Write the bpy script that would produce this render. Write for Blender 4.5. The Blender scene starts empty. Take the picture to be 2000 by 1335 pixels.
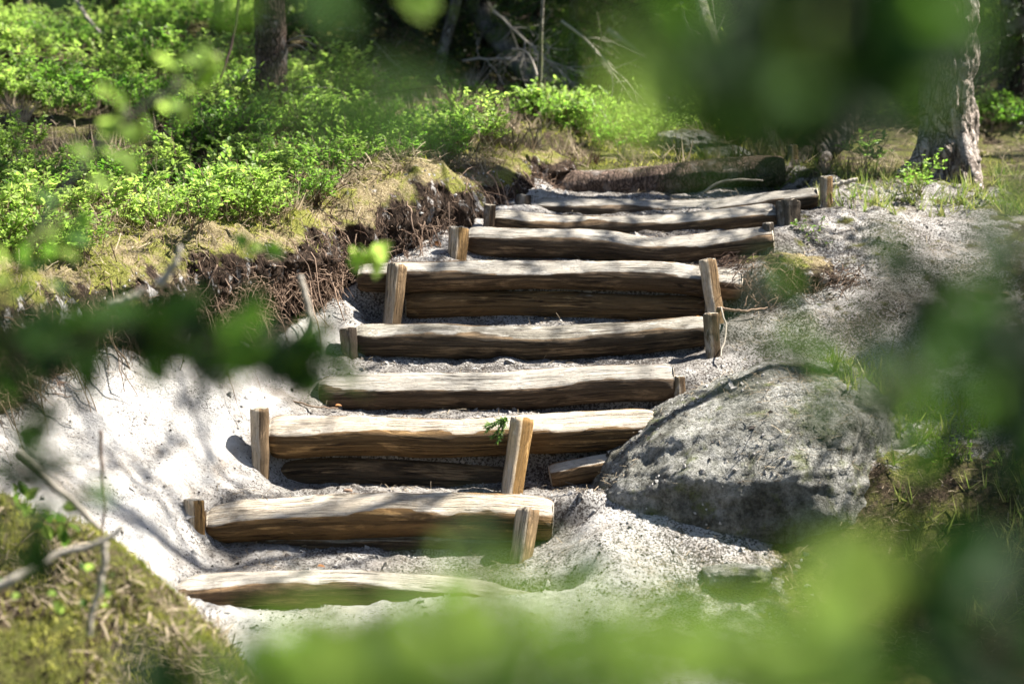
import bpy, math, random
import numpy as np
from math import radians as R, sin, cos, pi
random.seed(7); rng = np.random.default_rng(7)
sc = bpy.context.scene; COL = sc.collection

# ---------------------------------------------------------------- camera, sky, sun, exposure
PITCH = R(9.0); FPX = 4722.0
cam = bpy.data.cameras.new('camera'); co = bpy.data.objects.new('camera', cam); COL.objects.link(co)
co.location = (0, 0, 0); co.rotation_euler = (R(90) - PITCH, 0, 0)
cam.lens = 85; cam.sensor_width = 36; cam.clip_start = .05; cam.clip_end = 600
cam.dof.use_dof = True; cam.dof.focus_distance = 11.6; cam.dof.aperture_fstop = 1.9
sc.camera = co
SUN = np.array([.58, .19, .78]); SUN /= np.linalg.norm(SUN)
w = bpy.data.worlds.new('World'); sc.world = w; w.use_nodes = True
nt = w.node_tree; nt.nodes.clear()
sky = nt.nodes.new('ShaderNodeTexSky'); sky.sky_type = 'NISHITA'; sky.sun_disc = False
sky.sun_elevation = math.asin(SUN[2]); sky.sun_rotation = math.atan2(SUN[0], SUN[1])
bg = nt.nodes.new('ShaderNodeBackground'); bg.inputs['Strength'].default_value = .05
wo = nt.nodes.new('ShaderNodeOutputWorld')
nt.links.new(sky.outputs[0], bg.inputs[0]); nt.links.new(bg.outputs[0], wo.inputs[0])
sl = bpy.data.lights.new('sun', 'SUN'); sl.energy = 5.0; sl.angle = R(.5); sl.color = (1, .94, .83)
so = bpy.data.objects.new('sun', sl); COL.objects.link(so)
from mathutils import Vector, Matrix
so.rotation_euler = Vector(SUN).to_track_quat('Z', 'Y').to_euler(); so.location = (6, 14, 9)
sc.view_settings.view_transform = 'Standard'; sc.view_settings.look = 'None'
sc.view_settings.exposure = 2.05; sc.view_settings.gamma = 1; sc.view_settings.use_curve_mapping = False
sc.render.engine = 'CYCLES'; sc.cycles.use_denoising = True
sc.cycles.max_bounces = 6; sc.cycles.transparent_max_bounces = 4; sc.cycles.caustics_reflective = False
sc.cycles.sample_clamp_indirect = 6

# ---------------------------------------------------------------- numeric helpers
def P(px, py, Y):
    cx, cy = (px - 1000) / FPX, (667 - py) / FPX
    dy = cos(PITCH) + cy * sin(PITCH); dz = -sin(PITCH) + cy * cos(PITCH)
    return np.array([cx * Y / dy, Y, dz * Y / dy])
def PS(l): return np.array([P(*a) for a in l])
def vnoise(p, seed=0):
    p = np.asarray(p, float); i = np.floor(p).astype(np.int64); f = p - i; f = f * f * (3 - 2 * f)
    def h(a, b, c):
        n = (a * 73856093) ^ (b * 19349663) ^ (c * 83492791) ^ (seed * 2654435761 & 0x7fffffff)
        n = (n ^ (n >> 13)) * 1274126177 & 0x7fffffff; n = n ^ (n >> 16)
        return (n & 0xffff) / 65535.0
    x, y, z = i.T; fx, fy, fz = f.T; r = 0
    for a in (0, 1):
        for b in (0, 1):
            for c in (0, 1):
                r = r + h(x + a, y + b, z + c) * (fx if a else 1 - fx) * (fy if b else 1 - fy) * (fz if c else 1 - fz)
    return r * 2 - 1
def fbm(p, s=1., o=4, seed=0, g=.5):
    p = np.asarray(p, float) * s; r = 0; a = 1.; t = 0
    for k in range(o): r = r + a * vnoise(p + 17.3 * k, seed + k); t += a; a *= g; p = p * 2.03
    return r / t
def nz1(x, s, seed, o=3): return fbm(np.stack([np.asarray(x, float), np.full(len(x), seed * 3.7), np.zeros(len(x))], 1), s, o, seed)
def sst(a, b, x): t = np.clip((x - a) / (b - a), 0, 1); return t * t * (3 - 2 * t)
class TPS:
    def __init__(s, pts, lam=.002):
        s.c = pts[:, :2]; n = len(pts); A = s.k(s.c) + lam * np.eye(n)
        Q = np.hstack([np.ones((n, 1)), s.c]); M = np.block([[A, Q], [Q.T, np.zeros((3, 3))]])
        s.w = np.linalg.solve(M, np.concatenate([pts[:, 2], [0, 0, 0]]))
    def k(s, q):
        d = ((q[:, None] - s.c[None]) ** 2).sum(2); return .5 * d * np.log(d + 1e-9)
    def __call__(s, q):
        out = np.empty(len(q))
        for i in range(0, len(q), 40000):
            b = q[i:i + 40000]; out[i:i + 40000] = s.k(b) @ s.w[:-3] + s.w[-3] + b @ s.w[-2:]
        return out

# ---------------------------------------------------------------- mesh helpers
def mk(name, V, F, mat, parent=None, attrs=None, smooth=True, loc=None):
    me = bpy.data.meshes.new(name); V = np.asarray(V, np.float32)
    if isinstance(F, np.ndarray): F = [F]
    F = [f for f in F if len(f)]
    li = np.concatenate([f.ravel() for f in F]).astype(np.int32)
    lt = np.concatenate([np.full(len(f), f.shape[1]) for f in F]).astype(np.int32)
    ls = np.concatenate([[0], np.cumsum(lt)[:-1]]).astype(np.int32)
    me.vertices.add(len(V)); me.vertices.foreach_set('co', V.ravel())
    me.loops.add(len(li)); me.loops.foreach_set('vertex_index', li)
    me.polygons.add(len(lt)); me.polygons.foreach_set('loop_start', ls); me.polygons.foreach_set('loop_total', lt)
    me.update(calc_edges=True)
    me.polygons.foreach_set('use_smooth', np.full(len(lt), smooth))
    for k, a in (attrs or {}).items():
        a = np.asarray(a, np.float32)
        if a.ndim == 1: me.attributes.new(k, 'FLOAT', 'POINT').data.foreach_set('value', a)
        else: me.attributes.new(k, 'FLOAT_VECTOR', 'POINT').data.foreach_set('vector', a.ravel())
    me.validate(); me.materials.append(mat)
    o = bpy.data.objects.new(name, me); COL.objects.link(o)
    if parent is not None: o.parent = parent
    if loc is not None: o.location = loc
    return o
def tag(o, label=None, cat=None, group=None, kind=None):
    if label: o['label'] = label
    if cat: o['category'] = cat
    if group: o['group'] = group
    if kind: o['kind'] = kind
    return o
def empty(name, loc=(0, 0, 0)):
    o = bpy.data.objects.new(name, None); COL.objects.link(o); o.location = loc; o.empty_display_size = .1; return o
def copy_tree(o, parent=None):
    c = o.copy(); COL.objects.link(c)
    if parent is not None: c.parent = parent
    for ch in list(o.children): copy_tree(ch, c)
    return c
class Acc:
    """collects geometry, built as one mesh"""
    def __init__(s): s.V = []; s.F3 = []; s.F4 = []; s.n = 0; s.t = []
    def add(s, V, F3=None, F4=None, tint=0.):
        if F3 is not None and len(F3): s.F3.append(np.asarray(F3) + s.n)
        if F4 is not None and len(F4): s.F4.append(np.asarray(F4) + s.n)
        s.V.append(V); s.n += len(V); s.t.append(np.broadcast_to(np.asarray(tint, float), (len(V),)))
    def build(s, name, mat, parent=None, smooth=True, **k):
        F = [np.concatenate(f) for f in (s.F3, s.F4) if f]
        return mk(name, np.concatenate(s.V), F, mat, parent, {'tint': np.concatenate(s.t)}, smooth, **k)
def smooth_path(pts, n=24):
    pts = np.asarray(pts, float); m = len(pts)
    if m == 2: return pts[0] + np.linspace(0, 1, n)[:, None] * (pts[1] - pts[0])
    q = np.vstack([2 * pts[0] - pts[1], pts, 2 * pts[-1] - pts[-2]]); out = []
    for t in np.linspace(0, m - 1 - 1e-6, n):
        i = int(t); f = t - i; a, b, c, d = q[i:i + 4]
        out.append(.5 * (2 * b + (c - a) * f + (2 * a - 5 * b + 4 * c - d) * f * f + (3 * b - a - 3 * c + d) * f ** 3))
    return np.array(out)
def frames(path):
    T = np.gradient(path, axis=0); T /= np.linalg.norm(T, axis=1)[:, None] + 1e-9
    ref = np.array([0, 0, 1.]) if abs(T[0][2]) < .8 else np.array([0, 1., 0])
    A = np.cross(T, ref); A /= np.linalg.norm(A, axis=1)[:, None] + 1e-9
    return T, A, np.cross(A, T)
def tube(path, rad, sides=5, cap=True):
    n = len(path); T, A, B = frames(path); th = np.arange(sides) / sides * 2 * pi
    rad = np.broadcast_to(rad, (n,))
    V = (path[:, None] + rad[:, None, None] * (np.cos(th)[None, :, None] * A[:, None] + np.sin(th)[None, :, None] * B[:, None])).reshape(-1, 3)
    i = np.arange(n - 1)[:, None] * sides; j = np.arange(sides)[None]; k = (j + 1) % sides
    F4 = np.stack([i + j, i + k, i + sides + k, i + sides + j], 2).reshape(-1, 4); F3 = None
    if cap:
        V = np.vstack([V, path[:1], path[-1:]]); c = n * sides; j = j[0]; k = k[0]
        F3 = np.vstack([np.stack([np.full(sides, c), k, j], 1), np.stack([np.full(sides, c + 1), (n - 1) * sides + j, (n - 1) * sides + k], 1)])
    return V, F3, F4
def grid_faces(nu, nv, wrap=False):
    i = np.arange(nu - 1)[:, None]; j = np.arange(nv if wrap else nv - 1)[None]; k = (j + 1) % nv
    return np.stack([i * nv + j, i * nv + k, (i + 1) * nv + k, (i + 1) * nv + j], 2).reshape(-1, 4)
def rot_basis(d, up=None, roll=None):
    """k x 3 directions -> k x 3 x 3 with columns (along, side, normal)"""
    d = d / (np.linalg.norm(d, axis=1)[:, None] + 1e-9)
    up = rng.normal(size=d.shape) if up is None else up
    s = np.cross(up, d); s /= np.linalg.norm(s, axis=1)[:, None] + 1e-9
    return np.stack([d, s, np.cross(d, s)], 2)
def inst(acc, tv, f3, f4, M, t, sc_, tint=0.):
    k = len(t); n = len(tv); V = np.einsum('kij,nj->kni', M, tv) * np.asarray(sc_).reshape(-1, 1, 1) + t[:, None]
    o = (np.arange(k) * n)[:, None, None]
    acc.add(V.reshape(-1, 3), None if f3 is None else (f3[None] + o).reshape(-1, 3), None if f4 is None else (f4[None] + o).reshape(-1, 4),
            np.repeat(np.broadcast_to(np.asarray(tint, float), (k,)), n))
# small leaf (unit length)
LV = np.array([[0, 0, 0], [.35, .27, .05], [.4, 0, 0], [.35, -.27, .05], [.8, .2, .0], [.8, -.2, .0], [1, 0, -.05]], float)
LF3 = np.array([[0, 2, 1], [0, 3, 2], [4, 2, 6], [2, 5, 6]]); LF4 = np.array([[1, 2, 4, 4], [3, 5, 2, 2]])
LF3 = np.array([[0, 2, 1], [0, 3, 2], [1, 2, 4], [2, 3, 5], [4, 2, 6], [2, 5, 6]])
BV = np.array([[0, .045, 0], [0, -.045, 0], [1, 0, 0]], float); BF = np.array([[0, 1, 2]])   # needle blade

# ---------------------------------------------------------------- materials
def new_mat(name):
    m = bpy.data.materials.new(name); m.use_nodes = True; n = m.node_tree.nodes; n.clear(); return m, m.node_tree
class N:
    def __init__(s, name): s.m, s.t = new_mat(name)
    def n(s, typ, **k):
        x = s.t.nodes.new('ShaderNode' + typ)
        for a, b in k.items(): setattr(x, a, b)
        return x
    def l(s, a, b): s.t.links.new(a, b)
    def val(s, x, inp):
        if hasattr(x, 'links') or isinstance(x, bpy.types.NodeSocket): s.l(x, inp)
        else: inp.default_value = x
    def noise(s, vec, scale, detail=5, rough=.55, dist=0.):
        x = s.n('TexNoise'); s.l(vec, x.inputs['Vector']); x.inputs['Scale'].default_value = scale
        x.inputs['Detail'].default_value = detail; x.inputs['Roughness'].default_value = rough; x.inputs['Distortion'].default_value = dist
        return x.outputs['Fac']
    def vor(s, vec, scale, feature='F1', out='Distance', rnd=1.):
        x = s.n('TexVoronoi', feature=feature); s.l(vec, x.inputs['Vector']); x.inputs['Scale'].default_value = scale
        x.inputs['Randomness'].default_value = rnd
        return x.outputs[out]
    def mapv(s, vec, sc_):
        x = s.n('Mapping'); s.l(vec, x.inputs[0]); x.inputs['Scale'].default_value = sc_; return x.outputs[0]
    def ramp(s, fac, stops):
        x = s.n('ValToRGB'); s.l(fac, x.inputs[0]); e = x.color_ramp.elements
        while len(e) > 1: e.remove(e[-1])
        for i, (p, c) in enumerate(stops):
            q = e[0] if i == 0 else e.new(p)
            q.position = p; q.color = (*((c,) * 3 if isinstance(c, (int, float)) else c), 1)
        return x.outputs[0]
    def mix(s, f, a, b, mode='MIX'):
        x = s.n('MixRGB', blend_type=mode)
        for v, i in ((f, 0), (a, 1), (b, 2)):
            if isinstance(v, tuple): v = (*v, 1) if len(v) == 3 else v
            s.val(v, x.inputs[i])
        return x.outputs[0]
    def math(s, op, a, b=0., clamp=False):
        x = s.n('Math', operation=op, use_clamp=clamp); s.val(a, x.inputs[0]); s.val(b, x.inputs[1]); return x.outputs[0]
    def attr(s, name, vec=False): x = s.n('Attribute', attribute_name=name); return x.outputs['Vector' if vec else 'Fac']
    def objc(s): return s.n('TexCoord').outputs['Object']
    def geo(s): return s.n('NewGeometry').outputs['Position']
    def bump(s, h, strength=.5, dist=.01):
        x = s.n('Bump'); s.l(h, x.inputs['Height']); x.inputs['Strength'].default_value = strength; x.inputs['Distance'].default_value = dist
        return x.outputs[0]
    def pbr(s, col, rough=.85, nrm=None, spec=.25, transl=None, tf=.45):
        b = s.n('BsdfPrincipled'); s.val(col if not isinstance(col, tuple) else (*col, 1), b.inputs['Base Color']); s.val(rough, b.inputs['Roughness'])
        b.inputs['Specular IOR Level'].default_value = spec
        if nrm is not None: s.l(nrm, b.inputs['Normal'])
        out = b.outputs[0]
        if transl is not None:
            t = s.n('BsdfTranslucent'); s.val(transl if not isinstance(transl, tuple) else (*transl, 1), t.inputs[0])
            mx = s.n('MixShader'); mx.inputs[0].default_value = tf; s.l(out, mx.inputs[1]); s.l(t.outputs[0], mx.inputs[2]); out = mx.outputs[0]
        o = s.n('OutputMaterial'); s.l(out, o.inputs[0]); return s.m

def mat_ground():
    s = N('sand_and_forest_floor'); p = s.geo()
    veg = s.attr('veg'); deb = s.attr('debris')
    big = s.noise(p, 1.7, 5); mid = s.noise(p, 9, 6, .6); fine = s.noise(p, 55, 5, .7)
    sand = s.ramp(mid, [(.25, (.31, .29, .27)), (.43, (.51, .49, .475)), (.65, (.63, .615, .60))])
    spk = s.math('MULTIPLY', s.noise(p, 95, 3, .75), s.math('ADD', .50, s.math('MULTIPLY', s.noise(p, 4, 6, .75), .92)))
    spk = s.math('ADD', spk, s.math('MULTIPLY', deb, .11))
    sand = s.mix(s.math('MULTIPLY', s.ramp(s.noise(p, 2.8, 7, .72), [(.52, 0.), (.64, 1.)]), .55), sand, (.27, .215, .165))
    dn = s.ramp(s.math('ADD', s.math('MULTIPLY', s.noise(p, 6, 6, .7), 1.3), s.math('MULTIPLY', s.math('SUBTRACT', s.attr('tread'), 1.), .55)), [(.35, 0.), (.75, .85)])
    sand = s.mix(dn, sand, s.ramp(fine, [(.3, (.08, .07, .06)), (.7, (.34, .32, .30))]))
    m = s.ramp(spk, [(.0, 0.), (.56, 0.), (.63, 1.)])
    sand = s.mix(s.math('MULTIPLY', m, .9), sand, (.05, .04, .035))
    hum = s.ramp(fine, [(.3, (.012, .009, .007)), (.5, (.05, .036, .024)), (.64, (.13, .095, .065)), (.8, (.30, .24, .18))])
    moss = s.ramp(s.noise(p, 120, 4, .7), [(.3, (.03, .035, .010)), (.5, (.12, .14, .03)), (.66, (.27, .28, .06)), (.8, (.42, .38, .16))])
    mm = s.math('MULTIPLY', s.ramp(s.noise(p, 5.5, 9, .75), [(.42, 0.), (.62, 1.)]), .85)
    floor = s.mix(mm, hum, moss)
    vv = s.math('ADD', veg, s.math('MULTIPLY', s.math('SUBTRACT', mid, .5), 1.5))
    vv = s.ramp(vv, [(.42, 0.), (.58, 1.)])
    col = s.mix(vv, sand, floor)
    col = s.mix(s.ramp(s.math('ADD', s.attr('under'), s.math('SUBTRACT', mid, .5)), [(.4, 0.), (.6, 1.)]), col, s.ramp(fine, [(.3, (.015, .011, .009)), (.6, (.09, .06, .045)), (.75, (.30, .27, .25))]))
    h = s.math('ADD', s.math('MULTIPLY', s.noise(p, 24, 7, .75), 1.6), s.math('MULTIPLY', s.noise(p, 160, 4, .7), .5))
    return s.pbr(col, .95, s.bump(h, 1., .022), .1)
def mat_peat():
    s = N('peat_and_roots'); p = s.geo(); q = s.mapv(p, (1, 1, .35))
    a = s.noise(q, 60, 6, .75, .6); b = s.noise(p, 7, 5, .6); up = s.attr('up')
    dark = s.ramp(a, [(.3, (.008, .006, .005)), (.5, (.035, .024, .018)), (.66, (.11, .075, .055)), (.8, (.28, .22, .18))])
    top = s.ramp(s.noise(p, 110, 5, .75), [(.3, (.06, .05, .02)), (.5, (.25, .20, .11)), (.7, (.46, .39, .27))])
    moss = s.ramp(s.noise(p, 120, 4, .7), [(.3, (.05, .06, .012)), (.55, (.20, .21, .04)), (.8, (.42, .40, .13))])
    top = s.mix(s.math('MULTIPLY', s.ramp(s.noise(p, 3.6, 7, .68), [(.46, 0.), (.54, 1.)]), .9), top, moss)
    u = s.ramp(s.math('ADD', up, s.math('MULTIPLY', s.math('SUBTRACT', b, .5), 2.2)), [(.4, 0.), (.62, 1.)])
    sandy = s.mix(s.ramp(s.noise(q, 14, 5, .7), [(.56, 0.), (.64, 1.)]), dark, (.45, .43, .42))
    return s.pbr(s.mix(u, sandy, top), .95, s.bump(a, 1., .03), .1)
def mat_wood(name, hew, dark, amber, amt=.5, stain=.5):
    s = N(name); p = s.attr('wood', True); hw = s.attr('hewn')
    g = s.noise(s.mapv(p, (5, 70, 1)), 1, 8, .72, .5); b = s.noise(s.mapv(p, (4, 9, 1)), 1, 5, .6)
    g2 = s.noise(s.mapv(p, (9, 190, 1)), 1, 5, .75, .3)
    crack = s.ramp(s.noise(s.mapv(p, (.9, 36, 1)), 1, 3, .5, 1.6), [(.475, 0.), (.493, 1.), (.507, 1.), (.525, 0.)])
    crack = s.math('MULTIPLY', crack, s.ramp(s.noise(p, 3, 2), [(.45, 0.), (.55, 1.)]))
    c1 = s.mix(s.ramp(g, [(.3, 0.), (.7, 1.)]), tuple(x * .62 for x in hew), tuple(min(.8, x * 1.18) for x in hew))
    c1 = s.mix(s.math('MULTIPLY', s.ramp(b, [(.5, 0.), (.72, 1.)]), .55), c1, tuple(x * .45 for x in hew))
    c2 = s.mix(s.ramp(g, [(.35, 0.), (.68, 1.)]), dark, amber)
    c2 = s.mix(s.math('MULTIPLY', s.ramp(s.noise(s.mapv(p, (3, 14, 1)), 1, 6, .7, .6), [(.5 - .2 * amt + .1, 1.), (.62, 0.)]), .8), c2, tuple(x * .35 for x in dark))
    hh = s.ramp(s.math('ADD', hw, s.math('MULTIPLY', s.math('SUBTRACT', s.noise(s.mapv(p, (9, 24, 1)), 1, 4, .6), .5), .35)), [(.44, 0.), (.56, 1.)])
    c = s.mix(hh, c2, c1)
    c = s.mix(s.math('MULTIPLY', s.ramp(g2, [(.36, .8), (.48, 0.)]), .7), c, (.04, .03, .022))
    edge = s.ramp(s.noise(s.mapv(p, (60, 40, 1)), 1, 5, .8), [(.56, 0.), (.64, 1.)])
    c = s.mix(s.math('MULTIPLY', edge, stain), c, (.035, .026, .02))
    c = s.mix(s.math('MULTIPLY', crack, .85), c, (.02, .014, .01))
    rnd = s.n('ObjectInfo').outputs['Random']
    sx = s.n('SeparateXYZ'); s.l(p, sx.inputs[0]); cx = s.n('CombineXYZ'); s.l(s.math('ADD', s.math('MULTIPLY', sx.outputs[0], 3.4), s.math('MULTIPLY', sx.outputs[2], 3.7)), cx.inputs[0]); s.l(s.math('MULTIPLY', sx.outputs[1], 9.), cx.inputs[1])
    kn = s.vor(cx.outputs[0], 1.0); knot = s.ramp(kn, [(.0, 1.), (.07, .8), (.11, .25), (.17, .0)])
    c = s.mix(s.math('MULTIPLY', knot, .75), c, (.035, .022, .014))
    scuff = s.ramp(s.noise(s.mapv(p, (7, 16, 1)), 1, 6, .75, .5), [(.50, 0.), (.60, 1.)])
    c = s.mix(s.math('MULTIPLY', s.math('MULTIPLY', scuff, hw), .45), c, (.62, .59, .55))
    soil = s.ramp(s.noise(s.mapv(p, (2.4, 7, 1)), 1, 7, .75), [(.54, 0.), (.66, 1.)])
    c = s.mix(s.math('MULTIPLY', soil, .5), c, (.055, .042, .033))
    hs_ = s.n('HueSaturation'); s.l(c, hs_.inputs['Color']); s.l(s.math('ADD', .75, s.math('MULTIPLY', rnd, .5)), hs_.inputs['Value']); s.l(s.math('ADD', .8, s.math('MULTIPLY', rnd, .4)), hs_.inputs['Saturation']); c = hs_.outputs[0]
    h = s.math('SUBTRACT', s.math('ADD', s.math('MULTIPLY', g, .9), s.math('MULTIPLY', g2, .7)), s.math('MULTIPLY', crack, 1.6)); h = s.math('ADD', h, s.math('MULTIPLY', knot, .5)); h = s.math('ADD', h, s.math('MULTIPLY', scuff, .25))
    return s.pbr(c, .78, s.bump(h, 1., .012), .2)
def mat_bark(name, lo, hi, plate=14, sxy=1., moss=0.):
    s = N(name); p = s.objc(); q = s.mapv(p, (1, 1, .38))
    dd = s.n('VectorMath', operation='ADD'); nn = s.n('TexNoise'); s.l(p, nn.inputs['Vector']); nn.inputs['Scale'].default_value = 9
    vm = s.n('VectorMath', operation='SCALE'); s.l(nn.outputs['Color'], vm.inputs[0]); vm.inputs['Scale'].default_value = .05
    s.l(q, dd.inputs[0]); s.l(vm.outputs[0], dd.inputs[1]); q = dd.outputs[0]
    v = s.vor(q, plate, 'DISTANCE_TO_EDGE'); v2 = s.noise(s.mapv(p, (1, 1, .22)), plate * 1.6, 5, .65, 1.2); v = s.math('MINIMUM', v, s.math('MULTIPLY', s.math('ABSOLUTE', s.math('SUBTRACT', v2, .5)), 1.6)); f = s.noise(p, 70, 6, .7)
    c = s.mix(s.ramp(f, [(.3, 0.), (.7, 1.)]), lo, hi)
    c = s.mix(s.ramp(v, [(.0, 1.), (.09, 0.)]), c, tuple(x * .16 for x in lo))
    pale = s.ramp(s.noise(p, 6, 5, .65), [(.52, 0.), (.64, 1.)])
    c = s.mix(s.math('MULTIPLY', pale, .55), c, (.42, .39, .37))
    if moss: c = s.mix(s.math('MULTIPLY', s.ramp(s.noise(p, 8, 5, .7), [(.48, 0.), (.6, 1.)]), moss), c, (.20, .24, .07))
    h = s.math('ADD', s.math('MINIMUM', v, .22), s.math('MULTIPLY', f, .16))
    return s.pbr(c, .9, s.bump(h, 1., .05), .15)
def mat_leaf(name, c0, c1, tr0, tr1, tf=.45, rough=.5):
    s = N(name); t = s.attr('tint'); n = s.noise(s.geo(), 40, 3)
    f = s.math('ADD', t, s.math('MULTIPLY', s.math('SUBTRACT', n, .5), .4), True)
    return s.pbr(s.mix(f, c0, c1), rough, None, .3, s.mix(f, tr0, tr1), tf)
def mat_big_leaf(name, c, tr, tf=.5):
    s = N(name); p = s.objc(); sp = s.n('SeparateXYZ'); s.l(p, sp.inputs[0])
    y = s.math('ABSOLUTE', sp.outputs[1]); vein = s.math('SINE', s.math('MULTIPLY', s.math('SUBTRACT', sp.outputs[0], s.math('MULTIPLY', y, .8)), 420))
    vf = s.math('MAXIMUM', s.ramp(vein, [(.8, 0.), (1., .6)]), s.ramp(y, [(.0, 1.), (.0012, 0.)]))
    info = s.n('ObjectInfo').outputs['Random']
    k = s.mix(info, tuple(x * .75 for x in tr), tuple(min(1, x * 1.15) for x in tr))
    return s.pbr(s.mix(s.math('MULTIPLY', vf, .5), c, tuple(x * 1.5 for x in c)), .6, s.bump(vf, .3, .001), .12, s.mix(s.math('MULTIPLY', vf, .4), k, tuple(x * .7 for x in tr)), tf)
def mat_tint(name, c0, c1, rough=.9, tr=False):
    s = N(name); c = s.mix(s.attr('tint'), c0, c1); c = s.mix(s.math('MULTIPLY', s.noise(s.geo(), 150, 3), .5), c, tuple(x * .3 for x in c0))
    return s.pbr(c, rough, None, .15, c if tr else None, .35)
def mat_rock():
    s = N('lichened_sandy_rock'); p = s.geo()
    a = s.noise(p, 22, 7, .75); b = s.noise(p, 4, 5, .6)
    c = s.ramp(a, [(.25, (.10, .10, .085)), (.40, (.22, .22, .195)), (.54, (.42, .415, .39)), (.72, (.60, .59, .56))])
    c = s.mix(s.math('MULTIPLY', s.ramp(b, [(.42, 1.), (.62, 0.)]), .85), c, s.mix(s.ramp(a, [(.4, 0.), (.62, 1.)]), (.035, .034, .026), (.17, .17, .14)))
    c = s.mix(s.math('MULTIPLY', s.ramp(s.noise(p, 7, 6, .7), [(.54, 0.), (.64, 1.)]), .75), c, (.13, .15, .05))
    c = s.mix(s.math('MULTIPLY', s.ramp(s.noise(p, 95, 3, .75), [(.52, 0.), (.6, 1.)]), s.ramp(s.noise(p, 5, 6, .75), [(.4, .2), (.65, 1.)])), c, (.05, .045, .035))
    return s.pbr(c, .92, s.bump(s.math('ADD', a, s.noise(p, 90, 4, .7)), 1., .025), .15)
M = dict(
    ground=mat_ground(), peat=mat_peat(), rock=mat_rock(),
    log_grey=mat_wood('weathered_log_wood', (.49, .45, .39), (.21, .135, .08), (.52, .34, .18), .5, .3),
    log_amber=mat_wood('amber_log_wood', (.55, .48, .39), (.34, .20, .09), (.72, .46, .21), .3, .25),
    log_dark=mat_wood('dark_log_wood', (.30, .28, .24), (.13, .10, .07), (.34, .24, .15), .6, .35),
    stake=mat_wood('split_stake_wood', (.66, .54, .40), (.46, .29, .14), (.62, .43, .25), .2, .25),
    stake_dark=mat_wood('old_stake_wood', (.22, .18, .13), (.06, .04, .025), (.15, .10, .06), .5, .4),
    cut=mat_wood('sawn_end_wood', (.62, .55, .45), (.5, .42, .32), (.6, .52, .4), .1, .2),
    bark=mat_bark('spruce_bark', (.13, .085, .065), (.30, .22, .18), 26),
    bark_pine=mat_bark('pine_bark', (.20, .15, .12), (.60, .52, .47), 11),
    bark_dark=mat_bark('dark_bark', (.05, .038, .03), (.13, .10, .08), 16),
    bark_moss=mat_bark('mossy_bark', (.15, .13, .10), (.38, .36, .30), 20, moss=.8),
    bilberry=mat_leaf('bilberry_leaf', (.05, .12, .018), (.24, .32, .08), (.12, .36, .02), (.52, .74, .15), .5),
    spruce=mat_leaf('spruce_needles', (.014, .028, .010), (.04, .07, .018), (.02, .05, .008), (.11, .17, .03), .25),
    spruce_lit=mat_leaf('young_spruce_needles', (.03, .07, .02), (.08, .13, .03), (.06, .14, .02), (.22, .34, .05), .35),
    fern=mat_leaf('fern_frond', (.05, .12, .03), (.12, .2, .06), (.12, .3, .05), (.3, .5, .1), .45),
    grass=mat_leaf('grass_blade', (.07, .12, .025), (.30, .30, .12), (.15, .28, .03), (.45, .45, .15), .4),
    moss=mat_leaf('moss_tuft', (.09, .11, .015), (.42, .41, .10), (.14, .18, .02), (.52, .52, .10), .35, .8),
    litter=mat_tint('dry_litter', (.07, .045, .025), (.66, .55, .40), .85, True),
    root=mat_tint('fine_roots', (.07, .04, .028), (.38, .27, .20), .85),
    twig=mat_tint('dead_twig', (.16, .13, .10), (.48, .44, .38), .85),
    dark_twig=mat_tint('living_twig', (.03, .022, .016), (.07, .05, .035), .8),
    debris=mat_tint('char_and_crumbs', (.018, .014, .012), (.20, .17, .15), .9),
    dead_leaf=mat_leaf('dry_orange_leaf', (.26, .10, .03), (.45, .20, .07), (.5, .2, .05), (.6, .3, .08), .3, .7),
    leaf_bright=mat_big_leaf('bright_leaf', (.16, .25, .05), (.46, .66, .13), .58),
    leaf_mid=mat_big_leaf('green_leaf', (.05, .11, .025), (.16, .34, .04), .5),
    leaf_deep_shade=mat_big_leaf('deep_green_shaded_leaf', (.011, .030, .009), (.02, .06, .012), .3),  # deep green darkened further, with shade put into the colour
    stone=mat_tint('pale_stone', (.50, .34, .25), (.60, .42, .32), .8),
)

# ---------------------------------------------------------------- terrain definition
# lip of the eroded left bank (pixel of the crest, distance), then far extensions
LIP = PS([(-420, 650, 9.4), (-150, 585, 9.8), (0, 560, 10.2), (150, 535, 10.6), (300, 508, 11.), (450, 475, 11.35), (560, 452, 11.7), (640, 418, 12.0), (720, 368, 12.4),
          (800, 335, 12.8), (880, 320, 13.1), (950, 312, 13.4), (1010, 306, 13.8), (1080, 300, 14.3)])
LIPX = np.vstack([[-14, 6.5], [-6, 8.4], LIP[:, :2], [1.5, 15.6], [6, 17.5], [40, 30]])
def lipdist(q):
    best = np.full(len(q), 1e9); sg = np.ones(len(q)); along = np.zeros(len(q)); L = 0
    for a, b in zip(LIPX[:-1], LIPX[1:]):
        ab = b - a; ln = np.linalg.norm(ab); t = np.clip(((q - a) @ ab) / ln ** 2, 0, 1); d = q - a - t[:, None] * ab; dd = np.hypot(*d.T)
        s = np.where(ab[0] * (q[:, 1] - a[1]) - ab[1] * (q[:, 0] - a[0]) > 0, -1., 1.)
        m = dd < best; best = np.where(m, dd, best); sg = np.where(m, s, sg); along = np.where(m, L + t * ln, along); L += ln
    return best * sg, along
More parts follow.
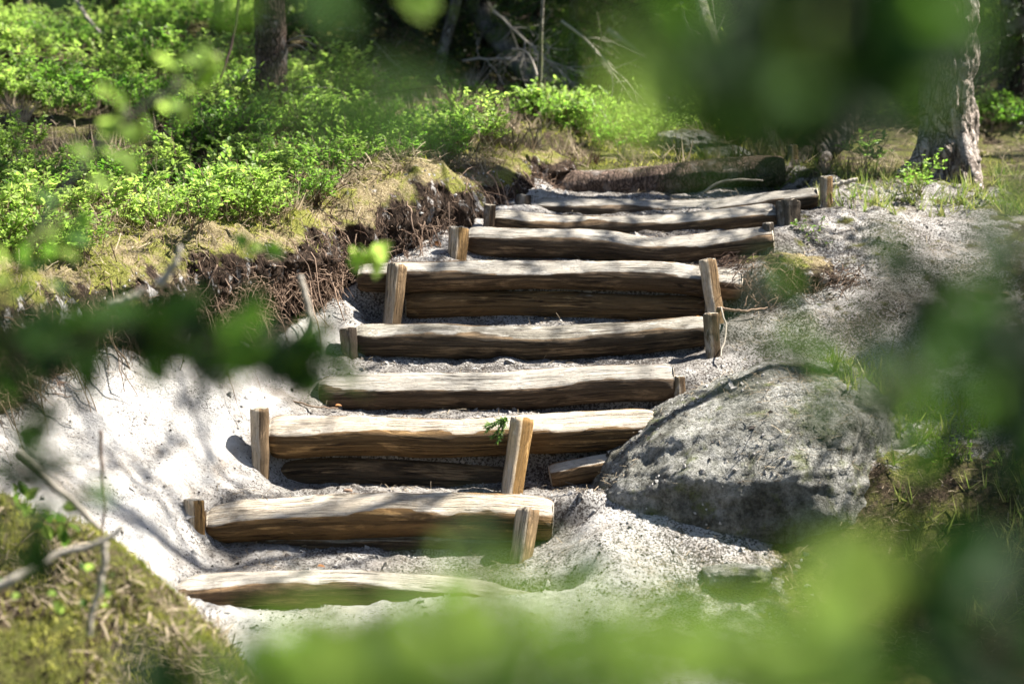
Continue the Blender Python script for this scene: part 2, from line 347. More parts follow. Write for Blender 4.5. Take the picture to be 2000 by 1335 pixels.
TOPP = np.vstack([LIP, PS([(0, 430, 11.8), (0, 300, 13.5), (0, 150, 16.2), (0, 20, 19.5), (300, 400, 12.4), (300, 260, 14.5), (300, 120, 17.3), (300, 10, 20),
     (560, 360, 13), (530, 238, 15), (600, 140, 17.6), (700, 290, 14), (700, 200, 16), (900, 240, 15.4), (1050, 245, 15.6), (880, 190, 17), (1200, 270, 16),
     (1250, 190, 18), (1420, 240, 16.4), (1900, 280, 16.5), (1700, 200, 18), (-500, 420, 12), (-500, 150, 17), (2500, 250, 16), (1000, 100, 20)]),
     [[-8, 24, .9], [0, 24, .9], [8, 24, .9], [-20, 30, 4], [0, 34, 5.5], [20, 30, 4], [-30, 10, -1], [40, 20, 0], [0, 60, 14], [-40, 60, 14], [40, 60, 14]]])
STEPS = [  # Y, [(px, py of top)...], radius, py of the base, materials ...
    (9.95, [(345, 1142), (600, 1128), (850, 1136), (1085, 1165)], .085, 1198),
    (10.40, [(402, 998), (560, 985), (740, 980), (920, 982), (1080, 990)], .098, 1078),
    (10.90, [(524, 830), (700, 824), (900, 828), (1100, 818), (1283, 812)], .094, 950),
    (11.35, [(622, 748), (800, 740), (980, 739), (1150, 728), (1318, 724)], .088, 808),
    (11.75, [(694, 642), (850, 641), (1050, 646), (1200, 640), (1385, 622)], .086, 706),
    (12.10, [(698, 520), (900, 519), (1050, 516), (1200, 520), (1330, 524), (1450, 535)], .076, 632),
    (12.55, [(914, 450), (1060, 455), (1180, 458), (1290, 470), (1400, 458), (1512, 446)], .080, 515),
    (12.95, [(965, 410), (1060, 422), (1160, 427), (1290, 424), (1400, 415), (1518, 402)], .076, 456),
    (13.30, [(1040, 388), (1160, 394), (1300, 393), (1430, 386), (1530, 374), (1600, 364)], .068, 418),
    (14.00, [(1078, 338), (1150, 338), (1230, 336), (1310, 326), (1420, 318), (1535, 312)], .085, 376)]
SY = np.array([s[0] for s in STEPS]); ZT = []; ZB = []; XL = []; XR = []
for Y, pts, r, vb in STEPS:
    q = PS([(a, b, Y) for a, b in pts]); ZT.append(np.mean(q[1:-1, 2])); ZB.append(P(1000, vb, Y)[2]); XL.append(q[0, 0]); XR.append(q[-1, 0])
ZT, ZB, XL, XR = map(np.array, (ZT, ZB, XL, XR))
def tread(Y):
    z = np.full(len(Y), ZB[0])
    for i in range(len(SY)):
        y0 = SY[i] + STEPS[i][2] * .95
        zi = ZT[i] - .035
        zn = ZB[i + 1] + .012 if i + 1 < len(SY) else zi
        yn = SY[i + 1] if i + 1 < len(SY) else SY[i] + 1
        t = np.clip((Y - y0) / (yn - y0), 0, 1); k = sst(y0 - .05, y0 + .03, Y)
        z = z * (1 - k) + (zi + (zn - zi) * t) * k
    return z
LOWP = np.vstack([PS([
     # sand slope under the left bank
     (620, 655, 11.75), (500, 760, 11.25), (400, 700, 11.35), (300, 700, 11.1), (100, 700, 10.7), (0, 745, 10.3), (250, 880, 10.45), (450, 900, 10.75), (470, 850, 10.9),
     (100, 960, 9.9), (300, 1010, 10.15), (340, 1060, 10.1), (250, 1150, 9.6), (560, 660, 11.65), (560, 790, 11.1), (690, 570, 12.05), (640, 610, 11.95), (830, 500, 12.5), (720, 545, 12.2),
     (900, 450, 12.85), (980, 402, 13.2), (340, 640, 11.12), (160, 645, 10.75), (0, 670, 10.35), (-200, 700, 9.95), (450, 640, 11.3), (540, 610, 11.7), (650, 520, 12.4), (760, 440, 12.9), (850, 400, 13.25), (930, 370, 13.6), (1060, 320, 14.25),
     # right side
     (1150, 1050, 10.15), (1200, 975, 10.5), (1320, 1120, 9.95), (1290, 850, 10.95), (1335, 765, 11.3), (1400, 650, 11.85), (1440, 560, 12.25), (1500, 490, 12.6), (1540, 425, 13.0), (1620, 392, 13.35),
     (1700, 420, 13.1), (1850, 400, 13.4), (2100, 420, 13.4), (1600, 520, 12.5), (1700, 580, 12.1), (1900, 600, 12.0), (2150, 600, 12), (1500, 740, 11.4), (1700, 760, 11.3), (1900, 790, 11.2),
     (1600, 860, 10.75), (1620, 930, 10.5), (1800, 900, 10.6), (2000, 880, 10.7), (2200, 900, 10.7), (1500, 960, 10.5), (1640, 1060, 10.32), (1800, 990, 10.42), (1850, 1120, 10.25), (2050, 1080, 10.3), (1500, 1180, 9.9), (1800, 1240, 9.8),
     (1350, 320, 14.3), (1550, 318, 14.2), (1750, 345, 14.1), (1950, 350, 14.3), (1350, 288, 15.2), (1700, 300, 15.4), (2000, 300, 15.6), (1200, 285, 15.6),
     (700, 1260, 9.3), (1100, 1260, 9.35), (1400, 1290, 9.2)]),
     [[-3, 8.6, -2.5], [0, 8, -2.78], [2, 8.4, -2.8], [4, 9, -2.6], [0, 5, -2.9], [-6, 6, -2.4], [6, 6, -2.6], [0, 1.5, -1.9], [-5, 1, -1.9], [5, 1, -1.9], [0, -5, -1.6], [-20, -5, -1.6], [20, -5, -1.4],
      [6, 12, -1.9], [6, 15, -1.2], [-8, 8.2, -1.9], [0, -40, -1], [-40, -20, -1], [40, -20, -1], [20, 12, -1], [0, 24, .6], [8, 24, .6], [-8, 24, .6], [-20, 8, -1.9]]])
MND = PS([(-200, 900, 8.4), (0, 945, 8.2), (140, 985, 8.05), (215, 1055, 7.9), (295, 1160, 7.7), (350, 1270, 7.4), (380, 1400, 7.0)])
topS, lowS = TPS(TOPP), TPS(LOWP)
def mound(q):   # near bank at lower left: a ridge whose crest follows MND
    best = np.full(len(q), 1e9); z = np.zeros(len(q)); sg = np.ones(len(q))
    for a, b in zip(MND[:-1], MND[1:]):
        ab = (b - a)[:2]; t = np.clip(((q - a[:2]) @ ab) / (ab @ ab), 0, 1); d = q - a[:2] - t[:, None] * ab; dd = np.hypot(*d.T)
        s = np.where(ab[0] * d[:, 1] - ab[1] * d[:, 0] > 0, 1., -1.)
        m = dd < best; best = np.where(m, dd, best); z = np.where(m, a[2] + t * (b[2] - a[2]), z); sg = np.where(m, s, sg)
    return z - np.where(sg > 0, 1.1 * best ** 1.25, .34 * best) - .05
def height(x, y, detail=True):
    q = np.stack([x, y], 1).astype(float); d, al = lipdist(q); p3 = np.stack([x, y, 0 * x], 1)
    T = topS(q); L = lowS(q)
    xl, xr = np.interp(y, SY, XL), np.interp(y, SY, XR)
    m = sst(-.16, .08, x - xl) * sst(-.26, .02, xr - x) * sst(9.75, 9.95, y) * (1 - sst(14.05, 14.25, y))
    if detail:
        L = L + .06 * fbm(p3, 2.6, 4, 3) + .034 * fbm(p3, 11, 5, 5, .66)
        T = T + .11 * fbm(p3, 1.5, 4, 9) * (d < -.3) + .045 * fbm(p3, 8, 5, 11, .62)
    tr = tread(y) + (.035 * fbm(p3, 4, 4, 13) + .018 * fbm(p3, 18, 4, 15, .6) if detail else 0)
    tr = tr + .05 * np.exp(-np.clip(x - xl, 0, 9) / .09) + .035 * np.exp(-np.clip(xr - x, 0, 9) / .07)   # sand runs in at the log ends
    L = L * (1 - m) + tr * m
    L = np.maximum(L, mound(q) + (.05 * fbm(p3, 5, 4, 19) if detail else 0))
    k = sst(-.42, -.30, d)   # cliff, set back under the turf lip
    z = T * (1 - k) + np.minimum(L, T - .02 * (d < 0)) * k
    z = np.where(d > .1, np.where(y < 14.2, L, z), z)
    z = z - .10 * sst(-.40, -.30, d) * (1 - sst(-.14, .04, d)) * (y < 14.0)
    return z, d, al, m
def axis(segs):
    out = [];
    for a, b, st in segs: out.append(np.arange(a, b, st))
    return np.concatenate(out + [[segs[-1][1]]])
def grow(a, b, s0, g):
    v = [a]; s = s0
    while v[-1] < b: v.append(v[-1] + s); s *= g
    return np.array(v)
gx = grow(2.8, 70, .04, 1.13); gx = np.concatenate([-gx[::-1], np.arange(-2.78, 2.79, .02), gx])
gy = np.concatenate([-grow(-6.8, 60, .12, 1.16)[::-1], np.arange(6.85, 9, .04), np.arange(9, 14.8, .0175), grow(14.8, 90, .03, 1.045)])
X, Yg = np.meshgrid(gx, gy); Zs, D, AL, CM = height(X.ravel(), Yg.ravel())
xx, yy = X.ravel(), Yg.ravel()
p3 = np.stack([xx, yy, Zs], 1)
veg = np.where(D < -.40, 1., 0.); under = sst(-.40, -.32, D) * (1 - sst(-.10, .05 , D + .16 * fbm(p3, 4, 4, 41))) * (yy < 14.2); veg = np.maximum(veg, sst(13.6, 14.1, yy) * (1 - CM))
veg = np.maximum(veg, .95 * sst(.0, .06, mound(np.stack([xx, yy], 1)) - Zs + .08))
# right hill: patches of turf low down and at the back
rt = sst(.75, 1.5, xx) * (sst(-2.15, -2.35, Zs) * .9 + .30) * (yy < 13.7)
veg = np.maximum(veg, np.clip(rt, 0, .95)); veg = np.maximum(veg, sst(1.9, 3.2, np.abs(xx)) * .8); veg = np.maximum(veg, sst(8.7, 7.5, yy))
deb = np.clip(.25 + .6 * CM + .9 * sst(.25, .9, xx) * (yy > 9.5), 0, 1) - .35 * (xx < -.9)
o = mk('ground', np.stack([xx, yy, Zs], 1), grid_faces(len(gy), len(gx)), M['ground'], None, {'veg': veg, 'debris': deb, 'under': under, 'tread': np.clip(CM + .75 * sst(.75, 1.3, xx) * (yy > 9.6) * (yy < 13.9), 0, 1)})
tag(o, 'white sandy slope and mossy forest floor around the steps', kind='structure')

# turf lip overhanging the bank: swept profile
lp = smooth_path(LIP, 620); seg = np.concatenate([[0], np.cumsum(np.linalg.norm(np.diff(lp[:, :2], axis=0), axis=1))])
Tn = np.gradient(lp[:, :2], axis=0); Tn /= np.linalg.norm(Tn, axis=1)[:, None]; On = np.stack([Tn[:, 1], -Tn[:, 0]], 1)
prof = np.array([(-.66, -.04), (-.54, .0), (-.40, .015), (-.26, .015), (-.13, -.005), (-.02, -.04), (.06, -.10), (.10, -.18), (.09, -.26), (.03, -.32), (-.05, -.36), (-.10, -.42), (-.22, -.45), (-.38, -.50), (-.52, -.6)])
pt = np.linspace(0, len(prof) - 1, 70); po = np.interp(pt, range(len(prof)), prof[:, 0]); pz = np.interp(pt, range(len(prof)), prof[:, 1])
hs = 1 + .4 * nz1(seg, 1.3, 21) ; hs *= np.interp(seg, [0, seg[-1] * .6, seg[-1] * .8, seg[-1]], [1, 1.15, 1.15, .5])
shift = .17 * nz1(seg, 1.5, 22, 4) - .02
o_ = po[None] + shift[:, None] * sst(-.5, -.05, po)[None]; z_ = pz[None] * np.where(pz < 0, hs[:, None], 1)
tq = topS(np.stack([(lp[:, None, 0] + On[:, None, 0] * np.minimum(o_, 0)).ravel(), (lp[:, None, 1] + On[:, None, 1] * np.minimum(o_, 0)).ravel()], 1)).reshape(o_.shape)
hum = .07 * nz1(seg, 2.6, 23, 3)[:, None] * sst(-.6, -.2, po)[None]
V = np.stack([lp[:, None, 0] + On[:, None, 0] * o_, lp[:, None, 1] + On[:, None, 1] * o_, tq + z_ + .01 + hum], 2).reshape(-1, 3)
nr = np.stack([np.gradient(pz), -np.gradient(po)], 1); nr = -nr / (np.linalg.norm(nr, axis=1)[:, None] + 1e-9)
nrm = np.stack([(On[:, None, 0] * nr[None, :, 0] * -1), (On[:, None, 1] * nr[None, :, 0] * -1), np.broadcast_to(nr[None, :, 1], o_.shape)], 2).reshape(-1, 3)
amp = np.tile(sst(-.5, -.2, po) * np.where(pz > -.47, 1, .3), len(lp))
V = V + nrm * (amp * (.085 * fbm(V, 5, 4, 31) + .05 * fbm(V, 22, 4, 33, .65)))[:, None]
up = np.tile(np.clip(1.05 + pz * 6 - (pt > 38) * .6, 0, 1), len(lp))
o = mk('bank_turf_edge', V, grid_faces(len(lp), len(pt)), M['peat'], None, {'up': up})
tag(o, 'overhanging edge of peat and turf along the eroded bank', kind='structure')
lip3 = lp.copy(); lip3[:, 2] = topS(lp[:, :2])

# ---------------------------------------------------------------- logs
def log_mesh(name, path, rad, mat, hew=.74, facet=64, seed=0, taper=(1, 1), parent=None, bump_=1.):
    n = max(60, int(np.linalg.norm(path[-1] - path[0]) / .012)); path = smooth_path(path, n); s_ = np.linalg.norm(path - path[0], axis=1); path[:, 2] += .014 * bump_ * nz1(s_, 1.6, seed + 40, 3); path[:, 1] += .015 * nz1(s_, 1.3, seed + 41, 2); T, A, B = frames(path)
    m = 40; th = np.arange(m) / m * 2 * pi          # theta: 0 = towards the viewer (-y), 90 deg = up
    s = np.linalg.norm(path - path[0], axis=1); rr = rad * np.interp(np.linspace(0, 1, n), [0, 1], taper) * (1 + .13 * bump_ * nz1(s, 1.9, seed + 1))
    Fv = np.cross(T, np.array([0, 0, 1.])); Fv /= np.linalg.norm(Fv, axis=1)[:, None]; Fv *= -np.sign(Fv[:, 1:2] + 1e-9)
    U = np.cross(Fv, T); U *= np.sign(U[:, 2:3])
    q = np.stack([np.repeat(s * 3, m), np.tile(np.cos(th) * .6, n), np.tile(np.sin(th) * .6, n)], 1) + seed
    R0 = rr[:, None] * (1 + bump_ * (.09 * fbm(q, 1.3, 4, seed) + .05 * fbm(q * [2.2, 5, 5], 1.6, 3, seed + 2)).reshape(n, m))
    hh = rr * (hew + .30 * nz1(s, 2.2, seed + 5, 3) + .05 * nz1(s, 9, seed + 6)); c = np.cos(th[None] - R(facet) - .12 * nz1(s, 2.5, seed + 7, 2)[:, None])
    lim = np.where(c > .25, hh[:, None] / np.maximum(c, .25) ** .8, 9) * (1 + .035 * fbm(q * [1, 3, 3], 3, 3, seed + 12).reshape(n, m)); hw = sst(-.05, .03, (R0 - lim) / rad)
    Rr = np.minimum(R0, lim)
    # a second, narrow flat on the viewer's side
    h2 = rr * (1.0 + .09 * nz1(s, 2.3, seed + 8, 2)); c2 = np.cos(th[None] - R(8)); lim2 = np.where(c2 > .3, h2[:, None] / np.maximum(c2, .3), 9); Rr = np.minimum(Rr, lim2)
    ee = np.minimum(s, s[-1] - s); Rr *= (1 - .22 * np.exp(-ee / .02))[:, None]
    V = (path[:, None] + Rr[..., None] * (np.cos(th)[None, :, None] * Fv[:, None] + np.sin(th)[None, :, None] * U[:, None])).reshape(-1, 3)
    F = grid_faces(n, m, True); wd = np.stack([np.repeat(s, m), np.tile(th * rad, n), np.full(n * m, seed * 1.3)], 1)
    j = np.arange(m); k = (j + 1) % m; V2 = np.vstack([V, path[0] - T[0] * .004, path[-1] + T[-1] * .004])
    F3 = np.vstack([np.stack([np.full(m, n * m), j, k], 1), np.stack([np.full(m, n * m + 1), (n - 1) * m + k, (n - 1) * m + j], 1)])
    wd = np.vstack([wd, wd[0], wd[-1]]); hwv = np.concatenate([hw.ravel(), [.6, .6]])
    o = mk(name, V2, [F3, F], mat, parent, {'wood': wd, 'hewn': hwv}); return o, path, rr
def end_disc(name, c, nrm, rad, mat, parent, seed=0):
    nrm = nrm / np.linalg.norm(nrm); a = np.cross(nrm, [0, 0, 1.] if abs(nrm[2]) < .8 else [0, 1., 0]); a /= np.linalg.norm(a); b = np.cross(nrm, a)
    rings = [(0, .002), (.35, .003), (.7, .002), (.93, .001), (1.0, -.004)]; m = 22; th = np.arange(m) / m * 2 * pi; V = []
    wob = 1 + .05 * nz1(np.cos(th) * 1.3 + seed, 1.5, seed)
    for q, h in rings: V.append(c + nrm * h + rad * q * wob[:, None] * (np.cos(th)[:, None] * a + np.sin(th)[:, None] * b))
    V = np.concatenate(V); wd = np.stack([np.tile(th, len(rings)) * .02, np.repeat([r[0] for r in rings], m) * rad * 2, np.full(len(V), seed)], 1)
    return mk(name, V, grid_faces(len(rings), m, True), mat, parent, {'wood': wd, 'hewn': np.ones(len(V))})
LOGL = [
 ('log_grey', 'lowest step log with a wide pale top, half hidden by green foreground leaves', 1),
 ('log_amber', 'step log behind the leaning split stake, short pale stake at its other end', 1),
 ('log_amber', 'long step log behind the tall pale split stake', 1),
 ('log_grey', 'grey step log without any stake in front, third above the lowest', 1),
 ('log_dark', 'dark shaded step log below the doubled pair of logs', 1),  # its shade is put into the colour by the darker wood
 ('log_grey', 'upper log of the doubled step, held by a stake at each end', 1),
 ('log_grey', 'dipping step log directly above the doubled pair, stout stake at its end', 1),
 ('log_grey', 'striped pale step log between the sagging log and the topmost hewn log', 1),
 ('log_grey', 'topmost hewn step log curving upward to a stake beside the tree roots', 1),
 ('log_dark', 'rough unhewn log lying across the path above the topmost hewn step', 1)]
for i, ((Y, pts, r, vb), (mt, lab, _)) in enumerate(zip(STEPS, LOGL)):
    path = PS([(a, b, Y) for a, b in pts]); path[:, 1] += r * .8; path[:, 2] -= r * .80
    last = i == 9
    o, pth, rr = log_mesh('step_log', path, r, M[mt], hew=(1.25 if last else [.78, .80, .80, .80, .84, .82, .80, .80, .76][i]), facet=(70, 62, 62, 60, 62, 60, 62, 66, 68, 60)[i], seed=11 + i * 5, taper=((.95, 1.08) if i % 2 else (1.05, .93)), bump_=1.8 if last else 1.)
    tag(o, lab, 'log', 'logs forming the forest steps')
    if last: o.data.materials[0] = M['bark']
    for e in (0, -1):
        dirn = (pth[0] - pth[1]) if e == 0 else (pth[-1] - pth[-2])
        end_disc('cut_end', pth[e], dirn, rr[e] * .80, M['cut'], o, i)
extra = [  # Y, pts, r, mat, label
 (12.11, [(792, 577), (900, 574), (1050, 577), (1200, 581), (1378, 586)], .070, 'log_amber', 'lower amber log of the doubled step, tucked beneath the upper one'),
 (10.95, [(545, 905), (700, 900), (850, 905), (1000, 912)], .075, 'log_dark', 'dark log under the long step log, left of the tall split stake'),  # darker wood than the log above
 (10.84, [(1075, 915), (1150, 902), (1250, 884)], .06, 'log_grey', 'short half buried log piece in sand, right of the tall split stake'),
 (10.43, [(500, 1035), (760, 1038), (1030, 1042)], .07, 'log_dark', 'added dark log for the shade and wood under the step log with the leaning split stake')]  # added dark log standing in for shade and wood under the step log
for k, (Y, pts, r, mt, lab) in enumerate(extra):
    path = PS([(a, b, Y) for a, b in pts]); path[:, 1] += r * .8; path[:, 2] -= r * .8
    o, pth, rr = log_mesh('step_log', path, r, M[mt], hew=1.2 if k in (0, 1) else .85, facet=60, seed=81 + k * 5)
    tag(o, lab, 'log', 'logs forming the forest steps')
    for e in (0, -1): end_disc('cut_end', pth[e], (pth[0] - pth[1]) if e == 0 else (pth[-1] - pth[-2]), rr[e] * .85, M['cut'], o, k)

# ---------------------------------------------------------------- stakes
def stake(top, base, Y, wpx, mat, label, Yt=None, seed=0, pale_top=True):
    a = P(base[0], base[1], Y); b = P(top[0], top[1], Yt or Y + .02); rad = wpx * .46 / FPX * Y
    d = (b - a) / np.linalg.norm(b - a); a2 = a - d * .13; n = 26; m = 20
    path = a2 + np.linspace(0, 1, n)[:, None] * (b - a2); path[:, :2] += .0035 * np.stack([nz1(np.arange(n) * .1, 2, seed), nz1(np.arange(n) * .1, 2, seed + 1)], 1)
    th = np.arange(m) / m * 2 * pi; s = np.linalg.norm(path - path[0], axis=1)
    _, A, B = frames(path)
    A = np.cross(np.tile(d, (n, 1)), [0, 1., 0]); A /= np.linalg.norm(A, axis=1)[:, None]; B = np.cross(A, np.tile(d, (n, 1)))
    rr = rad * np.interp(s, [0, s[-1]], [.92, 1.04])
    cross = 1 + .05 * np.cos(3 * th + seed) + .035 * np.cos(5 * th + seed * 2) + .02 * np.cos(7 * th)
    # one flat split side
    c = np.cos(th - (4.1 + .4 * sin(seed))); cross = np.minimum(cross, np.where(c > .3, .80 / np.maximum(c, .3) ** .8, 9))
    q = np.stack([np.tile(np.cos(th), n), np.tile(np.sin(th), n), np.repeat(s * 3, m)], 1)
    Rr = rr[:, None] * cross[None] * (1 + .05 * fbm(q, 2, 3, seed).reshape(n, m)); Rr[-1] *= .95
    V = (path[:, None] + Rr[..., None] * (np.cos(th)[None, :, None] * A[:, None] + np.sin(th)[None, :, None] * B[:, None])).reshape(-1, 3)
    V[-m:, 2] += rad * .22 * nz1(np.cos(th) * 2 + seed, 1.5, seed + 3); topr = V[-m:].copy(); tc = topr.mean(0)
    V = np.vstack([V, tc]); j = np.arange(m); F3 = np.stack([(n - 1) * m + j, (n - 1) * m + (j + 1) % m, np.full(m, n * m)], 1)
    wd = np.vstack([np.stack([np.repeat(s, m), np.tile(th * rad, n), np.full(n * m, seed * 1.1)], 1), [0, 0, 0]])
    hw = np.concatenate([np.tile(sst(.3, .9, np.cos(th - 5.6)), n), [1]])
    o = mk('wooden_stake', V, [F3, grid_faces(n, m, True)], mat, None, {'wood': wd, 'hewn': hw})
    tag(o, label, 'stake', 'stakes holding the step logs')
    # sawn top as its own part, slightly domed and proud of the rim
    V2 = np.vstack([tc + (topr - tc) * 1.01 + d * .001, tc + (topr - tc) * .75 + d * .004, tc + (topr - tc) * .3 + d * .005, tc + d * .005])
    F3 = np.stack([2 * m + j, 2 * m + (j + 1) % m, np.full(m, 3 * m)], 1)
    wd = np.stack([V2[:, 0] * .1, np.linalg.norm(V2 - tc, axis=1) * 2, V2[:, 1] * 0], 1)
    if pale_top: mk('sawn_top', V2, [F3, grid_faces(3, m, True)], M['cut'], o, {'wood': wd, 'hewn': np.ones(len(V2))})
S_, SD = M['stake'], M['stake_dark']
stake((380, 975), (382, 1040), 10.38, 44, S_, 'short pale stake in white sand, lowest stake on the bank side', seed=1)
stake((506, 797), (508, 892), 10.86, 40, S_, 'sunlit stake at the sand slope end of the long step log', seed=2)
stake((1021, 815), (999, 966), 10.76, 50, S_, 'tall pale split stake standing in front of the long step log', Yt=10.84, seed=3)
stake((1032, 994), (1014, 1106), 10.26, 52, S_, 'leaning split stake with dark grain, nearest to the camera', Yt=10.34, seed=4)
stake((679, 640), (684, 694), 11.72, 36, SD, 'short brown stake at the bank end of the dark shaded log', seed=5)
stake((778, 516), (768, 610), 12.02, 40, S_, 'orange toned stake at the bank end of the doubled step', Yt=12.06, seed=6)
stake((1382, 507), (1396, 604), 12.02, 36, S_, 'upright stake with a bright sawn top at the right end of the doubled step', Yt=12.08, seed=7)
stake((1388, 612), (1390, 650), 11.70, 34, SD, 'low dark stake stub below the stake with the bright sawn top', seed=8)
stake((896, 444), (892, 514), 12.50, 42, S_, 'stout stake beside the bank at the end of the sagging step log', seed=9)
stake((957, 400), (955, 447), 12.92, 24, SD, 'slim grey stake between the stout stake and the topmost left stake', seed=10)
stake((1022, 382), (1023, 413), 13.28, 32, SD, 'dark broad stake at the bank end of the topmost hewn log', seed=11)
stake((1500, 436), (1502, 484), 12.58, 24, SD, 'thin dark stake among roots at the far end of the sagging log', seed=12)
stake((1540, 392), (1541, 420), 12.95, 50, SD, 'low wide stump stake at the right end of the striped log', seed=13)
stake((1613, 345), (1614, 392), 13.25, 26, S_, 'pale grey stake where the topmost hewn log ends by the terrace', seed=14)
stake((1548, 283), (1549, 315), 14.15, 22, S_, 'small pinkish stake beside the dark leaning tree foot', seed=15)
stake((1326, 735), (1328, 775), 11.36, 26, SD, 'brown stake stub at the end of the grey log without a front stake', seed=16)

# ---------------------------------------------------------------- rocks
def rock(name, c, size, label, seed=0, mat='rock', res=90, rough=.16, cat='boulder', kind=None, flat=0):
    u = np.linspace(0, pi, res); v = np.linspace(0, 2 * pi, res * 2, endpoint=False)
    U, W = np.meshgrid(u, v, indexing='ij'); d = np.stack([np.sin(U) * np.cos(W), np.sin(U) * np.sin(W), np.cos(U)], 2).reshape(-1, 3)
    r = 1 + rough * fbm(d, 1.3, 3, seed) * 1.6 + .05 * fbm(d, 6, 4, seed + 3, .6)
    dd = np.sign(d) * np.abs(d) ** .82; V = dd * r[:, None] * np.asarray(size) + 0
    V = V + .012 * fbm(V, 24, 4, seed + 7, .7)[:, None] * d
    o = mk(name, V, grid_faces(res, res * 2, True), M[mat], None, {'tint': np.full(len(V), .5)}, loc=c); tag(o, label, cat, kind=kind); return o
o = rock('boulder', P(1468, 958, 10.94), (.78, .60, .50), 'big rounded grey boulder sloping beside the lower steps', 41, rough=.13, res=130); o.rotation_euler = (R(6), R(-20), R(8))
o = rock('boulder', P(1345, 285, 15.2), (.22, .2, .11), 'pale rounded stone behind the rough unhewn log', 51)
o = rock('boulder', P(1400, 315, 14.9), (.25, .2, .10), 'brown stone heap between pale stone and the leaning tree', 53)
o = rock('boulder', P(1460, 225, 16.4), (.16, .2, .26), 'tall pale grey rock behind the leaning tree foot', 57)
o = rock('stone', P(1920, 576, 11.9), (.052, .035, .024), 'small orange pink square stone on the right hand slope', 61, 'stone', 14, .05, 'stone'); o.rotation_euler = (0, .1, .5)
o = rock('stone', P(1963, 574, 12.0), (.02, .02, .012), 'tiny white stone next to the orange pink stone', 62, 'cut', 10, .1, 'stone')
o = rock('stone', P(1440, 1125, 10.0), (.16, .12, .05), 'mossy low rock at the foot of the big boulder', 66, 'rock', 50)
o = rock('stone', P(680, 958, 10.72), (.022, .02, .014), 'little brown stone on sand under the long step log', 63, 'root', 10, .1, 'stone')

# ---------------------------------------------------------------- trees in view, and unseen ones added for shade
def trunk(name, pts, rads, mat, parent, bark=.0, sides=48, n=120, vs=1., seed=0):
    path = smooth_path(np.array(pts), n); T, A, B = frames(path); th = np.arange(sides) / sides * 2 * pi
    rr = np.interp(np.linspace(0, 1, n), np.linspace(0, 1, len(rads)), rads)
    dirs = np.cos(th)[None, :, None] * A[:, None] + np.sin(th)[None, :, None] * B[:, None]
    V = (path[:, None] + rr[:, None, None] * dirs).reshape(-1, 3)
    q = V * [1, 1, .4]
    if bark:
        f = fbm(q, 22 * vs, 4, seed, .6); f = 1 - np.abs(f) * 3.2; V = V + dirs.reshape(-1, 3) * (bark * (np.clip(-f, -1, .6) + .4 * fbm(q, 60 * vs, 3, seed + 4)))[:, None]
    V = V + dirs.reshape(-1, 3) * (np.repeat(rr, sides) * .12 * fbm(q, 4, 3, seed + 9))[:, None]
    return mk(name, V, grid_faces(n, sides, True), mat, parent)
def roots(tree, base, spec, rad, mat, seed=0):
    for k, (dx, dy, L) in enumerate(spec):
        d = np.array([dx, dy]); d = d / np.hypot(*d); pts = []
        for t in np.linspace(0, 1, 6):
            xy = base[:2] + d * (rad * .35 + t * L) + .04 * np.array([sin(5 * t + k), cos(4 * t + k)]) * t
            zg = height(np.array([xy[0]]), np.array([xy[1]]), False)[0][0]; pts.append([xy[0], xy[1], zg + (1 - t) ** 3 * rad * 1.6 + .012 - .03 * t])
        trunk('root', pts, [rad * .55, rad * .4, rad * .3, rad * .2, rad * .12], mat, tree, .004, 14, 40, seed=seed + k)
def spruce_branch(acc, base, d, L, droop, nt_, seed, twigs, tintb=.3, nb=11, sc_=1.):
    r = np.random.default_rng(seed); t = np.linspace(0, 1, 8); d = d / np.linalg.norm(d)
    path = base + np.outer(t * L, d) + np.outer(-droop * L * t ** 1.6 + .25 * droop * L * t ** 4, [0, 0, 1.])
    twigs.add(*tube(path, np.linspace(.012, .003, 8) * sc_, 4, False), tint=.5)
    side = np.cross(d, [0, 0, 1.]); side /= np.linalg.norm(side) + 1e-9; C = []; Dn = []; Sc = []; Ti = []
    for k in range(nt_):
        u = .12 + .88 * (k + r.random() * .7) / nt_; p0 = np.array([np.interp(u, t, path[:, a]) for a in range(3)]); sgn = 1 if k % 2 else -1
        td = side * sgn * r.uniform(.6, 1) + d * r.uniform(.5, 1.) + np.array([0, 0, -r.uniform(.15, .7)]); td /= np.linalg.norm(td)
        tl = L * r.uniform(.18, .34) * (1.15 - u * .75); s = np.linspace(0, 1, nb); s = np.repeat(s, 2)
        pp = p0 + np.outer(s * tl, td) + np.outer(-.25 * tl * s * s, [0, 0, 1.]); nd = td[None] * .75 + r.normal(size=(len(s), 3)) * .6
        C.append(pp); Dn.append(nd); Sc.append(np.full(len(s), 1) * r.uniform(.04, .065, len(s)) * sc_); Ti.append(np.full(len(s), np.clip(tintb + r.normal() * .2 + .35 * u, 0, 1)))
    C, Dn, Sc, Ti = map(np.concatenate, (C, Dn, Sc, Ti)); inst(acc, BV * [1, 2.6, 1], BF, None, rot_basis(Dn), C, Sc, Ti)
